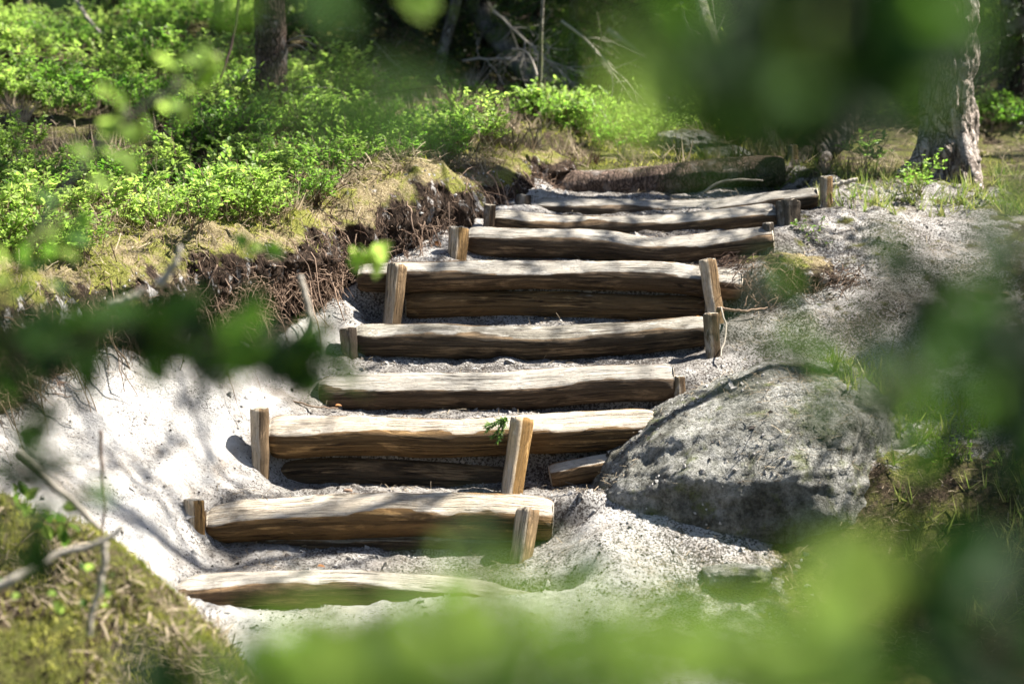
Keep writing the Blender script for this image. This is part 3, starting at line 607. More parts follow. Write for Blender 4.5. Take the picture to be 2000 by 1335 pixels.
def make_spruce(H, Rm, seed, mat='spruce', z0=.08, nwh=None, name='spruce_tree', coarse=1., trunk_r=None, trunk_mat='bark_dark'):
    r = np.random.default_rng(seed); e = empty(name); ac, tw = Acc(), Acc(); n = nwh or int(H / .28); tr = trunk_r or H * .011 + .02
    for k in range(n):
        u = z0 + (1 - z0) * k / n; L = Rm * (1 - u) ** .8 * r.uniform(.75, 1.1) + .1
        for b in range(5):
            a = 2 * pi * (b + r.random() * .8) / 5 + k * 1.3; d = np.array([cos(a), sin(a), .12 - .25 * (1 - u)])
            spruce_branch(ac, np.array([0, 0, H * u]), d, L * r.uniform(.7, 1.1), r.uniform(.15, .45), int(max(5, (7 + L * 9) * coarse)), seed * 1000 + k * 7 + b, tw, sc_=1. / coarse ** .9, nb=9)
    trunk('trunk', [[0, 0, -.3], [.01 * H, 0, H * .5], [0, 0, H]], [tr, tr * .65, .01], M[trunk_mat], e, 0, 12, 16, seed=seed)
    tw.build('branches', M['dark_twig'], e); ac.build('crown', M[mat], e, smooth=False); return e
def gz(x, y): return float(height(np.array([float(x)]), np.array([float(y)]), False)[0][0])

tA = empty('spruce_tree', P(531, 236, 15.0)); tag(tA, 'straight reddish brown trunk standing on the bilberry bank', 'tree')
trunk('trunk', [[0, 0, -.3], [0, 0, 0], [.005, 0, .35], [-.01, .0, 1.2], [.0, .05, 3.2], [.02, .1, 8.5]], [.14, .112, .102, .098, .09, .05], M['bark'], tA, .006, 72, 500, 1.3, 3)
for k, (px1, py1, px2, py2, c) in enumerate([(562, 82, 610, 72, .5), (562, 90, 600, 98, .5), (565, 78, 618, 90, .3), (563, 182, 640, 172, .6), (500, 130, 470, 160, .7), (565, 196, 615, 186, .8)]):
    a, b = P(px1, py1, 15.0), P(px2, py2, 14.8); pth = smooth_path([a, (a + b) / 2 + [0, 0, .02], b], 10) - np.array(tA.location)
    V, f3, f4 = tube(pth, np.linspace(.007, .002, 10), 5); mk('dead_branch', V, [f3, f4], M['twig'], tA, {'tint': np.full(len(V), c)})
def crown_clumps(tree, c, rad, n, seed, mat='spruce', size=.5, flat=.5):
    """needle clumps high above, spread through the crown's volume"""
    r = np.random.default_rng(seed); ac, tw = Acc(), Acc()
    for k in range(n):
        v = r.normal(size=3); v /= np.linalg.norm(v); p = np.array(c) + v * np.array(rad) * r.random() ** .4
        d = np.array([v[0], v[1], .1]) + r.normal(size=3) * .4; spruce_branch(ac, p - d * size * .5, d, size * r.uniform(.7, 1.3), .3, 9, seed * 999 + k, tw, sc_=2.2, nb=8)
    tw.build('branches', M['dark_twig'], tree); ac.build('crown', M[mat], tree, smooth=False)
crown_clumps(tA, (0, 0, 7.5), (1.1, 1.1, 1.4), 90, 3)
for k, (x, y, c, rd, n_, lab) in enumerate([(4.8, 18.6, 8.2, (2.1, 1.6, 1.0), 60, 'unseen thin crowned pine added for dapple, right of the old pine'), (5.1, 16.2, 8.2, (2.0, 1.1, .8), 60, 'unseen slim pine with a flat crown, added for dapple right of the terrace'), (5.4, 19.6, 7.6, (2.2, 1.3, 1.0), 90, 'unseen dense crowned pine added to shade the background'), (6.2, 20.2, 8.4, (2.3, 1.8, 1.0), 70, 'unseen thin crowned pine added for dapple, far right behind the old pine'),
      (7.5, 13.1, 5.4, (1.1, .8, .6), 44, 'unseen small pine added to shade the lower right slope'), (8.3, 12.4, 5.2, (1.1, .9, .7), 50, 'another unseen pine added to shade the lower right slope')]):
    zz = float(height(np.array([x]), np.array([y]), False)[0][0]); e = empty('pine_tree', (x, y, zz)); tag(e, lab, 'tree')  # unseen pines added so their crowns shade and dapple the slopes
    trunk('trunk', [[0, 0, -.3], [0, 0, 0], [.05, 0, c * .5], [.0, 0, c + 1.5]], [.13, .12, .09, .03], M['bark_pine'], e, 0, 16, 30, seed=70 + k); crown_clumps(e, (0, 0, c + 1), rd, n_, 40 + k, size=.55)
tB = empty('slim_tree', P(852, 205, 18.)); tag(tB, 'slim leaning tree with moss covered grey bark behind the bank', 'tree')
bt = P(895, -20, 18.) - P(852, 205, 18.)
trunk('trunk', [[0, 0, -.3], [0, 0, 0], bt * .45 + [-.03, 0, 0], bt, bt * 3 + [0, 0, 0], bt * 7], [.05, .05, .045, .042, .035, .01], M['bark_moss'], tB, .002, 24, 120, seed=5)
tC = empty('sapling', P(1046, 246, 15.6)); tag(tC, 'thin bare sapling stem standing in low green shrubs', 'sapling')
ct = P(1058, 40, 15.6) - P(1046, 246, 15.6)
trunk('trunk', [[0, 0, -.2], [0, 0, 0], ct * .5 + [.01, 0, 0], ct, ct * 2.2], [.018, .016, .014, .012, .004], M['bark_moss'], tC, 0, 12, 50, seed=6)
tD = empty('pine_tree', P(1850, 318, 14.2)); tag(tD, 'large old pine with pale flaking bark at the terrace edge', 'tree')
trunk('trunk', [[0, 0, -.3], [0, 0, -.02], [0, 0, .25], [.0, .0, .9], [.05, .05, 3.5], [.1, .1, 9]], [.25, .20, .165, .155, .14, .09], M['bark_pine'], tD, .026, 96, 420, .55, 9)
roots(tD, np.array(tD.location) * 0 + np.array(tD.location), [(1, -.9, .55), (-.8, -.8, .4)], .10, M['bark_pine'], 4) if False else None
def low_branch(tree, h, az, L, nt_, seed, sc_=1.6):
    ac, tw = Acc(), Acc(); spruce_branch(ac, np.array([0, 0, h]), np.array([cos(az), sin(az), .15]), L, .12, nt_, seed, tw, sc_=sc_, nb=9); b = tw.build('limb', M['dark_twig'], tree); ac.build('needles', M['spruce'], b, smooth=False)
for k, (h, az, L) in enumerate([(2.4, .2, 1.6), (2.9, -.35, 1.9), (3.3, .6, 1.5), (3.0, -1.1, 1.3), (3.9, -.1, 1.8), (4.3, -.7, 1.9), (2.6, -.8, 1.9), (3.6, -1.5, 1.5), (4.8, .3, 1.6), (3.1, -.6, 2.3), (2.7, -.5, 2.), (3.5, -.9, 2.1), (4.1, -.4, 2.), (4.6, -.8, 2.1), (2.9, -.2, 1.8)]):
    low_branch(tD, h, az, L, 12, 300 + k)  # limbs above the view, added to cast stripes of shade on the steps
crown_clumps(tD, (.2, .2, 10.5), (2.2, 2.0, 1.8), 200, 5, size=.7)
tH = empty('slim_tree', (3.55, 11.75, float(height(np.array([3.55]), np.array([11.75]), False)[0][0]))); tag(tH, 'unseen slim tree added for streaks of shade on the sandy slope', 'tree')  # added out of view to streak the left sand with shade
trunk('trunk', [[0, 0, -.3], [0, 0, 0], [.03, .02, 3.5], [.0, 0, 7.5]], [.06, .055, .045, .01], M['bark_moss'], tH, 0, 14, 40, seed=88)
for k, (h, az, L) in enumerate([(4.3, 3.3, 1.9), (4.8, 2.9, 2.2), (5.3, 3.5, 2.1), (5.0, 3.15, 2.4), (5.8, 3.0, 2.2), (4.6, 3.9, 1.6), (6.2, 3.3, 2.), (5.5, 2.5, 1.6)]): low_branch(tH, h, az, L, 9, 360 + k)
def world_root(tree, pts, r0, r1, mat, seed=0):
    off = np.array(tree.location); pts = [np.array(p) - off for p in pts]
    trunk('root', pts, [r0, (r0 + r1) / 2, r1], mat, tree, .004, 18, 50, seed=seed)
world_root(tD, [P(1875, 250, 14.1), P(1888, 300, 14.0), P(1905, 345, 13.85), P(1915, 385, 13.7)], .05, .03, M['bark_pine'], 1)
world_root(tD, [P(1815, 265, 14.15), P(1790, 315, 14.05), P(1750, 345, 13.95)], .06, .03, M['bark_pine'], 2)
tE = empty('leaning_tree', P(1598, 300, 14.35)); tag(tE, 'dark leaning tree foot rising behind the end of the rough log', 'tree')
et = P(1672, 120, 14.5) - P(1598, 300, 14.35)
trunk('trunk', [[-.12, 0, -.25], [-.05, 0, -.02], et * .25 + [.03, 0, 0], et * .55 + [.04, 0, 0], et + [.0, 0, 0], et * 2.4 + [-.1, 0, 0], et * 8], [.18, .135, .11, .10, .095, .085, .02], M['bark_dark'], tE, .006, 48, 260, 1, 13)
world_root(tE, [P(1590, 285, 14.3), P(1560, 310, 14.2), P(1525, 335, 14.05), P(1480, 352, 13.9)], .055, .02, M['bark_dark'], 3)
world_root(tE, [P(1610, 300, 14.3), P(1600, 335, 14.1), P(1560, 365, 13.8)], .05, .015, M['bark_dark'], 4)
tF = empty('leaning_tree', P(1510, 296, 15.6)); tag(tF, 'pale grey leaning tree foot with twisted bark between stones and stake', 'tree')
trunk('trunk', [P(1525, 320, 15.5) - P(1510, 296, 15.6), P(1495, 270, 15.6) - P(1510, 296, 15.6), P(1462, 215, 15.7) - P(1510, 296, 15.6), P(1425, 160, 15.9) - P(1510, 296, 15.6), P(1385, 60, 16.3) - P(1510, 296, 15.6), P(1330, -120, 17) - P(1510, 296, 15.6)],
      [.11, .085, .065, .055, .05, .03], M['bark_moss'], tF, .006, 40, 200, 1, 15)
for k, (bx, by, tx, ty, Yk, rd, lab, mt) in enumerate([
      (748, 150, 790, -60, 19.5, .03, 'thin dark leaning stem in front of the black thicket', 'bark_dark'),
      (418, 90, 425, -60, 19., .045, 'pale blurred trunk behind bilberry shrubs, left of the reddish trunk', 'bark_moss'),
      (50, 20, 55, -90, 19.4, .035, 'pale branching stem at the top of the bilberry slope', 'bark_moss'),
      (716, 135, 716, -80, 20.5, .035, 'straight dark stem deep in the shaded thicket', 'bark_dark'),
      (1690, 250, 1700, -100, 17.5, .10, 'dark trunk standing between the leaning foot and the old pine', 'bark_dark'),
      (1975, 260, 1985, -100, 18., .13, 'shaded trunk to the right of the old pine', 'bark_dark')]):
    e = empty('slim_tree', P(bx, by, Yk)); tag(e, lab, 'tree'); v = P(tx, ty, Yk) - P(bx, by, Yk)
    trunk('trunk', [[0, 0, -.4], [0, 0, 0], v * .5 + [.02, 0, 0], v, v * 3, v * 7], [rd * 1.2, rd, rd * .93, rd * .85, rd * .6, .01], M[mt], e, rd * .04, 24, 100, seed=20 + k)

def dead_limb(px, py, Y, dx, dz, L, seed, label):
    r_ = np.random.default_rng(seed); e = empty('dead_branch', P(px, py, Y)); tag(e, label, 'branch', 'bare dead branches in the thicket')
    d = np.array([dx, -.2, dz]); d /= np.linalg.norm(d); n = 14; t = np.linspace(0, 1, n)[:, None]
    path = t * L * d + np.cumsum(r_.normal(size=(n, 3)), 0) * .012 + np.array([0, 0, -.25 * L]) * t * t; V, a, b = tube(path, np.linspace(.011, .003, n), 6); mk('limb', V, [a, b], M['twig'], e, {'tint': np.full(len(V), .7)})
    ac = Acc()
    for k in range(34):
        i = r_.integers(2, n); td = d * .5 + r_.normal(size=3) * .6 + [0, 0, -.35]; td /= np.linalg.norm(td); m = 7; l = L * r_.uniform(.12, .4)
        p = path[i] + np.linspace(0, 1, m)[:, None] * l * td + np.cumsum(r_.normal(size=(m, 3)), 0) * .008; ac.add(*tube(p, np.linspace(.004, .0015, m), 3, False), tint=r_.uniform(.5, 1))
        for q in range(2):
            td2 = td + r_.normal(size=3) * .7; p2 = p[3] + np.linspace(0, 1, 4)[:, None] * l * .4 * td2; ac.add(*tube(p2, .0014, 3, False), tint=r_.uniform(.4, 1))
    ac.build('side_twigs', M['twig'], e, smooth=False)
for k, a in enumerate([(960, 20, 17.2, .7, -.4, 1.0, 'bare dead branch above the slanting mossy trunk'), (1100, 40, 16.8, .8, -.6, 1.2, 'bare branch drooping right of the thin sapling'),
      (1500, 30, 16.6, -.8, -.35, 1.1, 'pale bare branch left of the blue grey gap'), (1480, 110, 16.6, -.9, -.3, .9, 'pale bare branch over the stones'), (1330, 10, 17, .3, -.8, .8, 'bare branch hanging over the yellow green spruce tips'),
      (900, 120, 17.4, .6, .1, .9, 'bare twiggy branch beside the slim mossy tree'), (1250, 170, 16.6, .5, -.25, .9, 'low bare branch behind the pale rounded stone'), (660, 60, 18.3, .5, -.2, .9, 'bare branch in the black thicket')]): dead_limb(*a[:6], 500 + k, a[6])

# fallen mossy trunk and dead branches on the slopes
def fallen(name, pts, r0, r1, mat, label, cat='branch', seed=0, sides=10, group=None, tint=.6):
    path = smooth_path(PS(pts), 60); rr = np.linspace(r0, r1, 60)
    path = path + .006 * np.stack([nz1(np.arange(60) * .1, 2, seed + a) for a in range(3)], 1)
    V, f3, f4 = tube(path, rr, sides); o = mk(name, V, [f3, f4], mat, None, {'tint': np.full(len(V), tint)}); tag(o, label, cat, group); return o
fallen('fallen_tree', [(930, 10, 19), (985, 90, 18.4), (1040, 150, 17.8), (1110, 200, 17.2)], .10, .07, M['bark_moss'], 'sunlit mossy trunk slanting down behind the thin sapling', 'tree trunk', 1, 20)
fallen('fallen_branch', [(1190, 60, 17.5), (1260, 110, 17.2), (1330, 150, 17), (1420, 200, 16.7)], .022, .012, M['twig'], 'pale fallen branch crossing the back thicket', seed=2)
fallen('fallen_branch', [(0, 105, 16.5), (90, 120, 16.1), (180, 140, 15.8), (260, 160, 15.5)], .035, .02, M['root'], 'dark dead branch lying across the upper bilberry slope', seed=3, tint=.1)
fallen('fallen_branch', [(355, 222, 14.9), (385, 226, 14.8), (408, 228, 14.8)], .018, .015, M['twig'], 'short pale stick left of the reddish trunk', seed=4, tint=.9)
fallen('fallen_branch', [(80, 335, 13), (130, 322, 13), (190, 318, 13), (240, 330, 12.9)], .009, .005, M['twig'], 'bent thin stick lying on the mossy bank', seed=5)
fallen('fallen_branch', [(148, 0, 18.5), (175, 40, 18), (215, 85, 17.4)], .016, .01, M['twig'], 'sloping pale stick on top of the bilberry slope', seed=6)
fallen('fallen_branch', [(466, 0, 15.5), (452, 90, 15.3), (425, 160, 15.1), (395, 195, 15)], .011, .006, M['dark_twig'], 'thin black curved branch left of the reddish trunk', seed=7)
fallen('fallen_branch', [(1620, 362, 13.5), (1650, 356, 13.5), (1675, 350, 13.5)], .014, .012, M['twig'], 'short pale stick behind the terrace stake', seed=8, tint=.9)
fallen('fallen_branch', [(1375, 375, 13.6), (1400, 358, 13.6), (1440, 350, 13.6), (1490, 352, 13.6)], .009, .005, M['twig'], 'crooked stick lying below the rough unhewn log', seed=9)
fallen('fallen_branch', [(520, 770, 11.3), (600, 790, 11.2), (660, 797, 11.2)], .005, .003, M['root'], 'thin orange twig on sand above the long step log', seed=10, tint=.9)
fallen('fallen_branch', [(1000, 95, 16.6), (1035, 110, 16.5), (1075, 230, 15.9), (1100, 290, 15.5)], .008, .004, M['twig'], 'dead twig hanging beside the thin sapling', seed=11)
fallen('fallen_branch', [(700, 195, 16.4), (780, 178, 16.2), (850, 170, 16)], .01, .006, M['root'], 'dark stick sloping up from the reddish trunk', seed=12, tint=.1)
fallen('fallen_branch', [(1340, 130, 16.8), (1400, 90, 16.6), (1450, 60, 16.4), (1500, 55, 16.3)], .012, .005, M['twig'], 'pale crooked dead branch high in the thicket', seed=13)
# exposed roots and small things on the cut banks
fallen('exposed_root', [(330, 800, 11.0), (325, 835, 10.95), (322, 880, 10.85)], .014, .006, M['root'], 'orange brown root poking out of the white sand', 'root', 14, tint=.9)
fallen('exposed_root', [(285, 845, 10.9), (300, 862, 10.9), (322, 862, 10.9), (345, 820, 10.95), (370, 795, 11.)], .011, .004, M['root'], 'forked orange root bending on the white sand slope', 'root', 15, tint=1.)
fallen('exposed_root', [(530, 515, 11.9), (570, 540, 11.8), (590, 560, 11.7)], .006, .004, M['root'], 'long reddish root arching from the turf edge', 'root', 16, tint=.8)
fallen('exposed_root', [(1400, 600, 12.0), (1450, 607, 11.95), (1500, 600, 12.0)], .008, .004, M['root'], 'pale root reaching away from the stake with the bright top', 'root', 17, tint=1.)
fallen('exposed_root', [(1408, 600, 11.95), (1418, 640, 11.8), (1408, 690, 11.6), (1412, 700, 11.55)], .005, .003, M['twig'], 'thin pale root hanging below the bright topped stake', 'root', 18)
fallen('exposed_root', [(1165, 945, 10.5), (1300, 840, 10.75), (1390, 800, 10.9)], .006, .004, M['root'], 'reddish stick lying along the ridge of the big boulder', 'root', 19, tint=.6) if False else None

# ---------------------------------------------------------------- stuff: roots, litter, moss, bilberry, grass
def hang_roots():
    ac = Acc()
    for k in range(1500):
        i = rng.integers(8, len(lp) - 8); c = lip3[i]; on = np.array([*On[i], 0]); tn = np.array([*Tn[i], 0])
        off = rng.uniform(-.3, .10); z0 = -.05 - .42 * rng.random() * hs[i]; L = abs(rng.normal()) * .12 + .04
        if rng.random() < .06: L *= 2.2
        p0 = c + on * (off + shift[i]) + [0, 0, z0]; n = 6; t = np.linspace(0, 1, n)[:, None]
        d = on * rng.uniform(-.1, .5) + tn * rng.normal() * .45 + [0, 0, -1.]
        path = p0 + t * L * d / np.linalg.norm(d) + np.cumsum(rng.normal(size=(n, 3)), 0) * .012 * L / .12
        ac.add(*tube(path, np.linspace(1, .4, n) * rng.choice([.0013, .002, .0035], p=[.6, .3, .1]), 3, False), tint=rng.random() ** 1.3)
    for k in range(4200):   # matted tangle on the turf face
        i = rng.integers(8, len(lp) - 8); c = lip3[i]; on = np.array([*On[i], 0]); tn = np.array([*Tn[i], 0]); h = rng.random()
        p0 = c + on * (np.interp(h, [0, .3, .7, 1], [-.16, .04, .11, .07]) + shift[i]) + [0, 0, -.44 * h * hs[i] + .02]; n = 5
        d = tn * rng.normal() + on * .3 + [0, 0, rng.normal() * .8 - .5]; L = rng.uniform(.04, .13); d = d / np.linalg.norm(d)
        path = p0 + np.linspace(0, 1, n)[:, None] * L * d + np.cumsum(rng.normal(size=(n, 3)), 0) * .009
        ac.add(*tube(path, .0016, 3, False), tint=rng.random())
    for k in range(150):   # long stout roots
        i = rng.integers(8, len(lp) - 60); c = lip3[i]; on = np.array([*On[i], 0]); tn = np.array([*Tn[i], 0]); n = 12; L = rng.uniform(.16, .5)
        p0 = c + on * (.06 + shift[i]) + [0, 0, -rng.uniform(.05, .3)]; t = np.linspace(0, 1, n)[:, None]; d = on * rng.uniform(.1, .7) + tn * rng.normal() * .6 + [0, 0, -.8]
        path = p0 + t * L * d / np.linalg.norm(d) - np.array([0, 0, .4 * L]) * t * t + np.cumsum(rng.normal(size=(n, 3)), 0) * .008
        ac.add(*tube(path, np.linspace(1, .3, n) * rng.uniform(.002, .006), 5, False), tint=rng.uniform(.4, 1))
    # matted root ball on the right side by the bright topped stake
    for k in range(900):
        px = rng.uniform(1415, 1680); py = np.interp(px, [1415, 1520, 1600, 1680], [520, 530, 560, 545]) + rng.uniform(-30, 60); Y = rng.uniform(12.15, 12.4)
        p0 = P(px, py, Y); L = rng.uniform(.08, .28); d = np.array([-.6 + rng.normal() * .6, -.3, -rng.uniform(0, .9)]); n = 7
        path = p0 + np.linspace(0, 1, n)[:, None] * L * d / np.linalg.norm(d) + np.cumsum(rng.normal(size=(n, 3)), 0) * .011
        ac.add(*tube(path, np.linspace(1, .4, n) * rng.choice([.0016, .003]), 3, False), tint=rng.random())
    o = ac.build('hanging_roots', M['root'], smooth=False); tag(o, 'tangle of fine brown roots hanging from the cut turf', kind='stuff')
hang_roots()
# right root hummock (turf overhang beside the doubled step)
o = rock('turf_hummock', P(1555, 545, 12.55), (.36, .26, .13), 'dark peaty hummock with hanging roots beside the doubled step', 71, 'peat', 80, .3, 'turf hummock')
o.data.attributes.new('up', 'FLOAT', 'POINT').data.foreach_set('value', np.clip(np.array([v.co.z for v in o.data.vertices]) * 5, 0, .55).astype(np.float32)); o.rotation_euler = (0, R(8), 0)
from mathutils.bvhtree import BVHTree
def bvh_of(name_parts):
    Vs, Fs = [], []; n = 0; bpy.context.view_layer.update()
    for ob in bpy.data.objects:
        if ob.type == 'MESH' and any(ob.name.startswith(q) for q in name_parts):
            mw = ob.matrix_world; vv = [mw @ v.co for v in ob.data.vertices]; Vs += vv; Fs += [[i + n for i in f.vertices] for f in ob.data.polygons]; n += len(vv)
    return BVHTree.FromPolygons(Vs, Fs)
COVER = bvh_of(['bank_turf_edge', 'boulder', 'turf_hummock'])
def lift_to(x, y, z):
    z = z.copy()
    near = np.where((np.abs(lipdist(np.stack([x, y], 1))[0]) < .8) | ((x > .3) & (y < 16)))[0]
    for i in near:
        h = COVER.ray_cast(Vector((x[i], y[i], z[i] + 1.5)), Vector((0, 0, -1)), 1.5)
        if h[0] is not None: z[i] = max(z[i], h[0].z)
    return z
def scatter(n, x0, x1, y0, y1, dens, lift=0.):
    x = rng.uniform(x0, x1, n); y = rng.uniform(y0, y1, n) if y1 < 30 else y0 + (y1 - y0) * rng.random(n) ** 1.6
    keep = np.abs(x) < (.235 * y + .5); x, y = x[keep], y[keep]
    z, d, al, m = height(x, y); p = np.stack([x, y, z], 1); k = rng.random(len(x)) < dens(p, d, m); p = p[k]; p[:, 2] = lift_to(p[:, 0], p[:, 1], p[:, 2]) + lift; return p, d[k]
def veg_at(p, d, m):
    v = np.where(d < 0, 1., 0.); v = np.maximum(v, (p[:, 1] > 13.9) * (1 - m)); return np.maximum(v, (mound(p[:, :2]) > p[:, 2] - .09) * 1.)
def bilb_template(seed, stems=7, hgt=.17, leaf=.022, nl=13):
    r = np.random.default_rng(seed); lv, st = Acc(), Acc()
    for s in range(stems):
        a = r.random() * 2 * pi; lean = r.uniform(.1, .8); H = hgt * r.uniform(.6, 1.15)
        t = np.linspace(0, 1, 6)[:, None]; path = np.array([cos(a), sin(a), 0]) * .02 + t * H * np.array([cos(a) * lean, sin(a) * lean, 1]) + .006 * np.cumsum(r.normal(size=(6, 3)), 0)
        st.add(*tube(path, np.linspace(.002, .001, 6), 3, False), tint=.5)
        for b in range(3):
            u = r.uniform(.35, .85); p0 = np.array([np.interp(u, t[:, 0], path[:, k]) for k in range(3)]); bd = np.array([cos(a), sin(a), .8]) * .5 + r.normal(size=3) * .55; bd[2] = abs(bd[2]); bd /= np.linalg.norm(bd)
            bl = H * r.uniform(.3, .5); bp = p0 + t * bl * bd; st.add(*tube(bp, .001, 3, False), tint=.5)
            k = nl; q = p0 + np.linspace(.2, 1, k)[:, None] * bl * bd + r.normal(size=(k, 3)) * .003
            dd = bd + r.normal(size=(k, 3)) * .9; dd[:, 2] = np.abs(dd[:, 2]) * .6; inst(lv, LV, LF3, None, rot_basis(dd, up=r.normal(size=(k, 3)) * .4 + [0, 0, 1]), q, leaf * r.uniform(.6, 1.2, k), r.random(k) * .7 + .15)
    return lv, st
TPL = [bilb_template(s) for s in range(5)]
def joined(acc):
    V = np.concatenate(acc.V); return V, (np.concatenate(acc.F3) if acc.F3 else None), (np.concatenate(acc.F4) if acc.F4 else None), np.concatenate(acc.t)
TJ = [(joined(a), joined(b)) for a, b in TPL]
def carpet(name, label, pts, smin, smax, mat='bilberry'):
    LA, SA = Acc(), Acc(); which = rng.integers(0, len(TJ), len(pts))
    for w_ in range(len(TJ)):
        q = pts[which == w_]; k = len(q)
        if not k: continue
        a = rng.random(k) * 2 * pi; Mx = np.zeros((k, 3, 3)); Mx[:, 0, 0] = np.cos(a); Mx[:, 0, 1] = -np.sin(a); Mx[:, 1, 0] = np.sin(a); Mx[:, 1, 1] = np.cos(a); Mx[:, 2, 2] = 1
        s = rng.uniform(smin, smax, k) * (1 + .5 * fbm(q, 2.3, 3, 63)); (lv, lf, _, lt), (sv, _, sf, _) = TJ[w_]
        n = len(LA.t); inst(LA, lv, lf, None, Mx, q, s, 0); LA.t[-1] = (np.tile(lt, k) * .5 + np.repeat(np.clip(.25 + 1.1 * fbm(q, 1.6, 3, 61) + .3 * rng.random(k), -.2, .8), len(lv)))
        inst(SA, sv, None, sf, Mx, q, s, .5)
    o = LA.build(name, M[mat], smooth=False); tag(o, label, kind='stuff')
    o2 = SA.build('shrub_stems', M['root'], smooth=False); tag(o2, 'thin brown stems of the bilberry carpet', kind='stuff')
def dens_b(p, d, m):
    v = veg_at(p, d, m) * sst(.35, .7, -d + .25 * 1) if False else veg_at(p, d, m) * (d < -.16)
    n = fbm(p * [1, 1, 0], 1.25, 4, 77, .55); f = sst(-.04, .08, n + .4 * fbm(p * [1, 1, 0], 3.4, 3, 78) + .05 * (p[:, 0] < -.6) - .02) * np.where((p[:, 1] > 16.9) & (p[:, 0] > -1.75) & (p[:, 0] < .2), .0, 1)
    strip = (p[:, 1] > 14.35) & (p[:, 1] < 16.9) & (p[:, 0] > -1.9) & (p[:, 0] < 1.9); f = np.where(strip, np.maximum(f, sst(-.25, 0, n)), f); f = np.maximum(f, (d > -.55) * (fbm(p * [1, 1, 0], 3.2, 3, 79) > .18) * (p[:, 0] < -.3) * 1.); right = (p[:, 0] > 1.2) * (p[:, 1] < 15.2); return v * f * np.where(right, .25, 1) * np.where(p[:, 1] > 17, .8, 1)
pts, _ = scatter(8600, -4.6, 4.6, 10.5, 21, dens_b)
carpet('bilberry_carpet', 'bright green bilberry shrubs covering the bank above the steps', pts, .6, 1.45)
def dens_m(p, d, m): return veg_at(p, d, m) * sst(-.02, .1, fbm(p * [1, 1, 0], 2.8, 4, 55)) * (p[:, 1] < 16) + (d > -.7) * (d < -.02) * .5
p_, d_ = scatter(60000, -3.2, 3.2, 9.5, 16, dens_m, .0); ac = Acc(); k = len(p_)
dd = rng.normal(size=(k, 3)) * .7 + [0, 0, 1]; inst(ac, BV * [1, 2.2, 1], BF, None, rot_basis(dd), p_, rng.uniform(.015, .045, k), np.clip(.65 + fbm(p_, 5, 3, 8) * 1.5, 0, 1))
p_, d_ = scatter(26000, -2.6, -.7, 6.2, 8.4, lambda p, d, m: (mound(p[:, :2]) > p[:, 2] - .1) * .95); k = len(p_)
dd = rng.normal(size=(k, 3)) * .7 + [0, 0, 1]; inst(ac, BV * [1, 2.2, 1], BF, None, rot_basis(dd), p_, rng.uniform(.012, .04, k), np.clip(.6 + fbm(p_, 5, 3, 8) * 1.5, 0, 1))
o = ac.build('moss_cover', M['moss'], smooth=False); tag(o, 'yellow green moss cushions on the forest floor', kind='stuff')
# litter: dry straws, twigs and needles
ac = Acc(); straw = np.array([[0, .5, 0], [0, -.5, 0], [.5, .5, .06], [.5, -.5, .06], [1, .5, 0], [1, -.5, 0]], float) * [1, .05, 1]; sf = np.array([[0, 1, 3, 2], [2, 3, 5, 4]])
def add_straw(n, box, dens, l0, l1, lift=.004, flat=.25, wd=1.):
    p, d = scatter(n, *box, dens, lift); k = len(p); dd = rng.normal(size=(k, 3)); dd[:, 2] = dd[:, 2] * flat + .1
    inst(ac, straw * [1, wd, 1], None, sf, rot_basis(dd, up=rng.normal(size=(k, 3)) * .4 + [0, 0, 1]), p, rng.uniform(l0, l1, k), rng.random(k))
add_straw(60000, (-4, 4, 9.8, 20), lambda p, d, m: veg_at(p, d, m) * sst(-.12, .2, fbm(p * [1, 1, 0], 3.0, 5, 56, .6)), .03, .11, .01, .5)
add_straw(26000, (-2.4, -.1, 10.2, 14.4), lambda p, d, m: (d > -.62) * (d < -.02) * sst(-.15, .25, fbm(p * [1, 1, 0], 3.5, 5, 57, .6)), .03, .12, .03, .7)
add_straw(16000, (-1.6, 1.3, 9.8, 14.2), lambda p, d, m: (m > .3) * .7 * sst(-.25, .35, fbm(p * [1, 1, 0], 4, 3, 91)), .01, .05, .004, .25, 1.3)
add_straw(38000, (.5, 3.4, 9.3, 14.2), lambda p, d, m: (m < .4) * .75 * sst(-.35, .35, fbm(p * [1, 1, 0], 2.3, 4, 93)), .012, .06, .004, .3)
add_straw(14000, (-2.3, -.5, 9.6, 12.4), lambda p, d, m: (d > 0) * (m < .3) * .7 * sst(-.05, .35, fbm(p * [1, 1, 0], 2.6, 4, 95)), .008, .04)
add_straw(14000, (-2.6, -.7, 6.2, 8.6), lambda p, d, m: (mound(p[:, :2]) > p[:, 2] - .12) * sst(-.1, .2, fbm(p, 4, 3, 58)), .02, .08, .012, .6, 1.6)
o = ac.build('forest_litter', M['litter'], smooth=False); tag(o, 'dry needles straws and twigs strewn over the ground', kind='stuff')
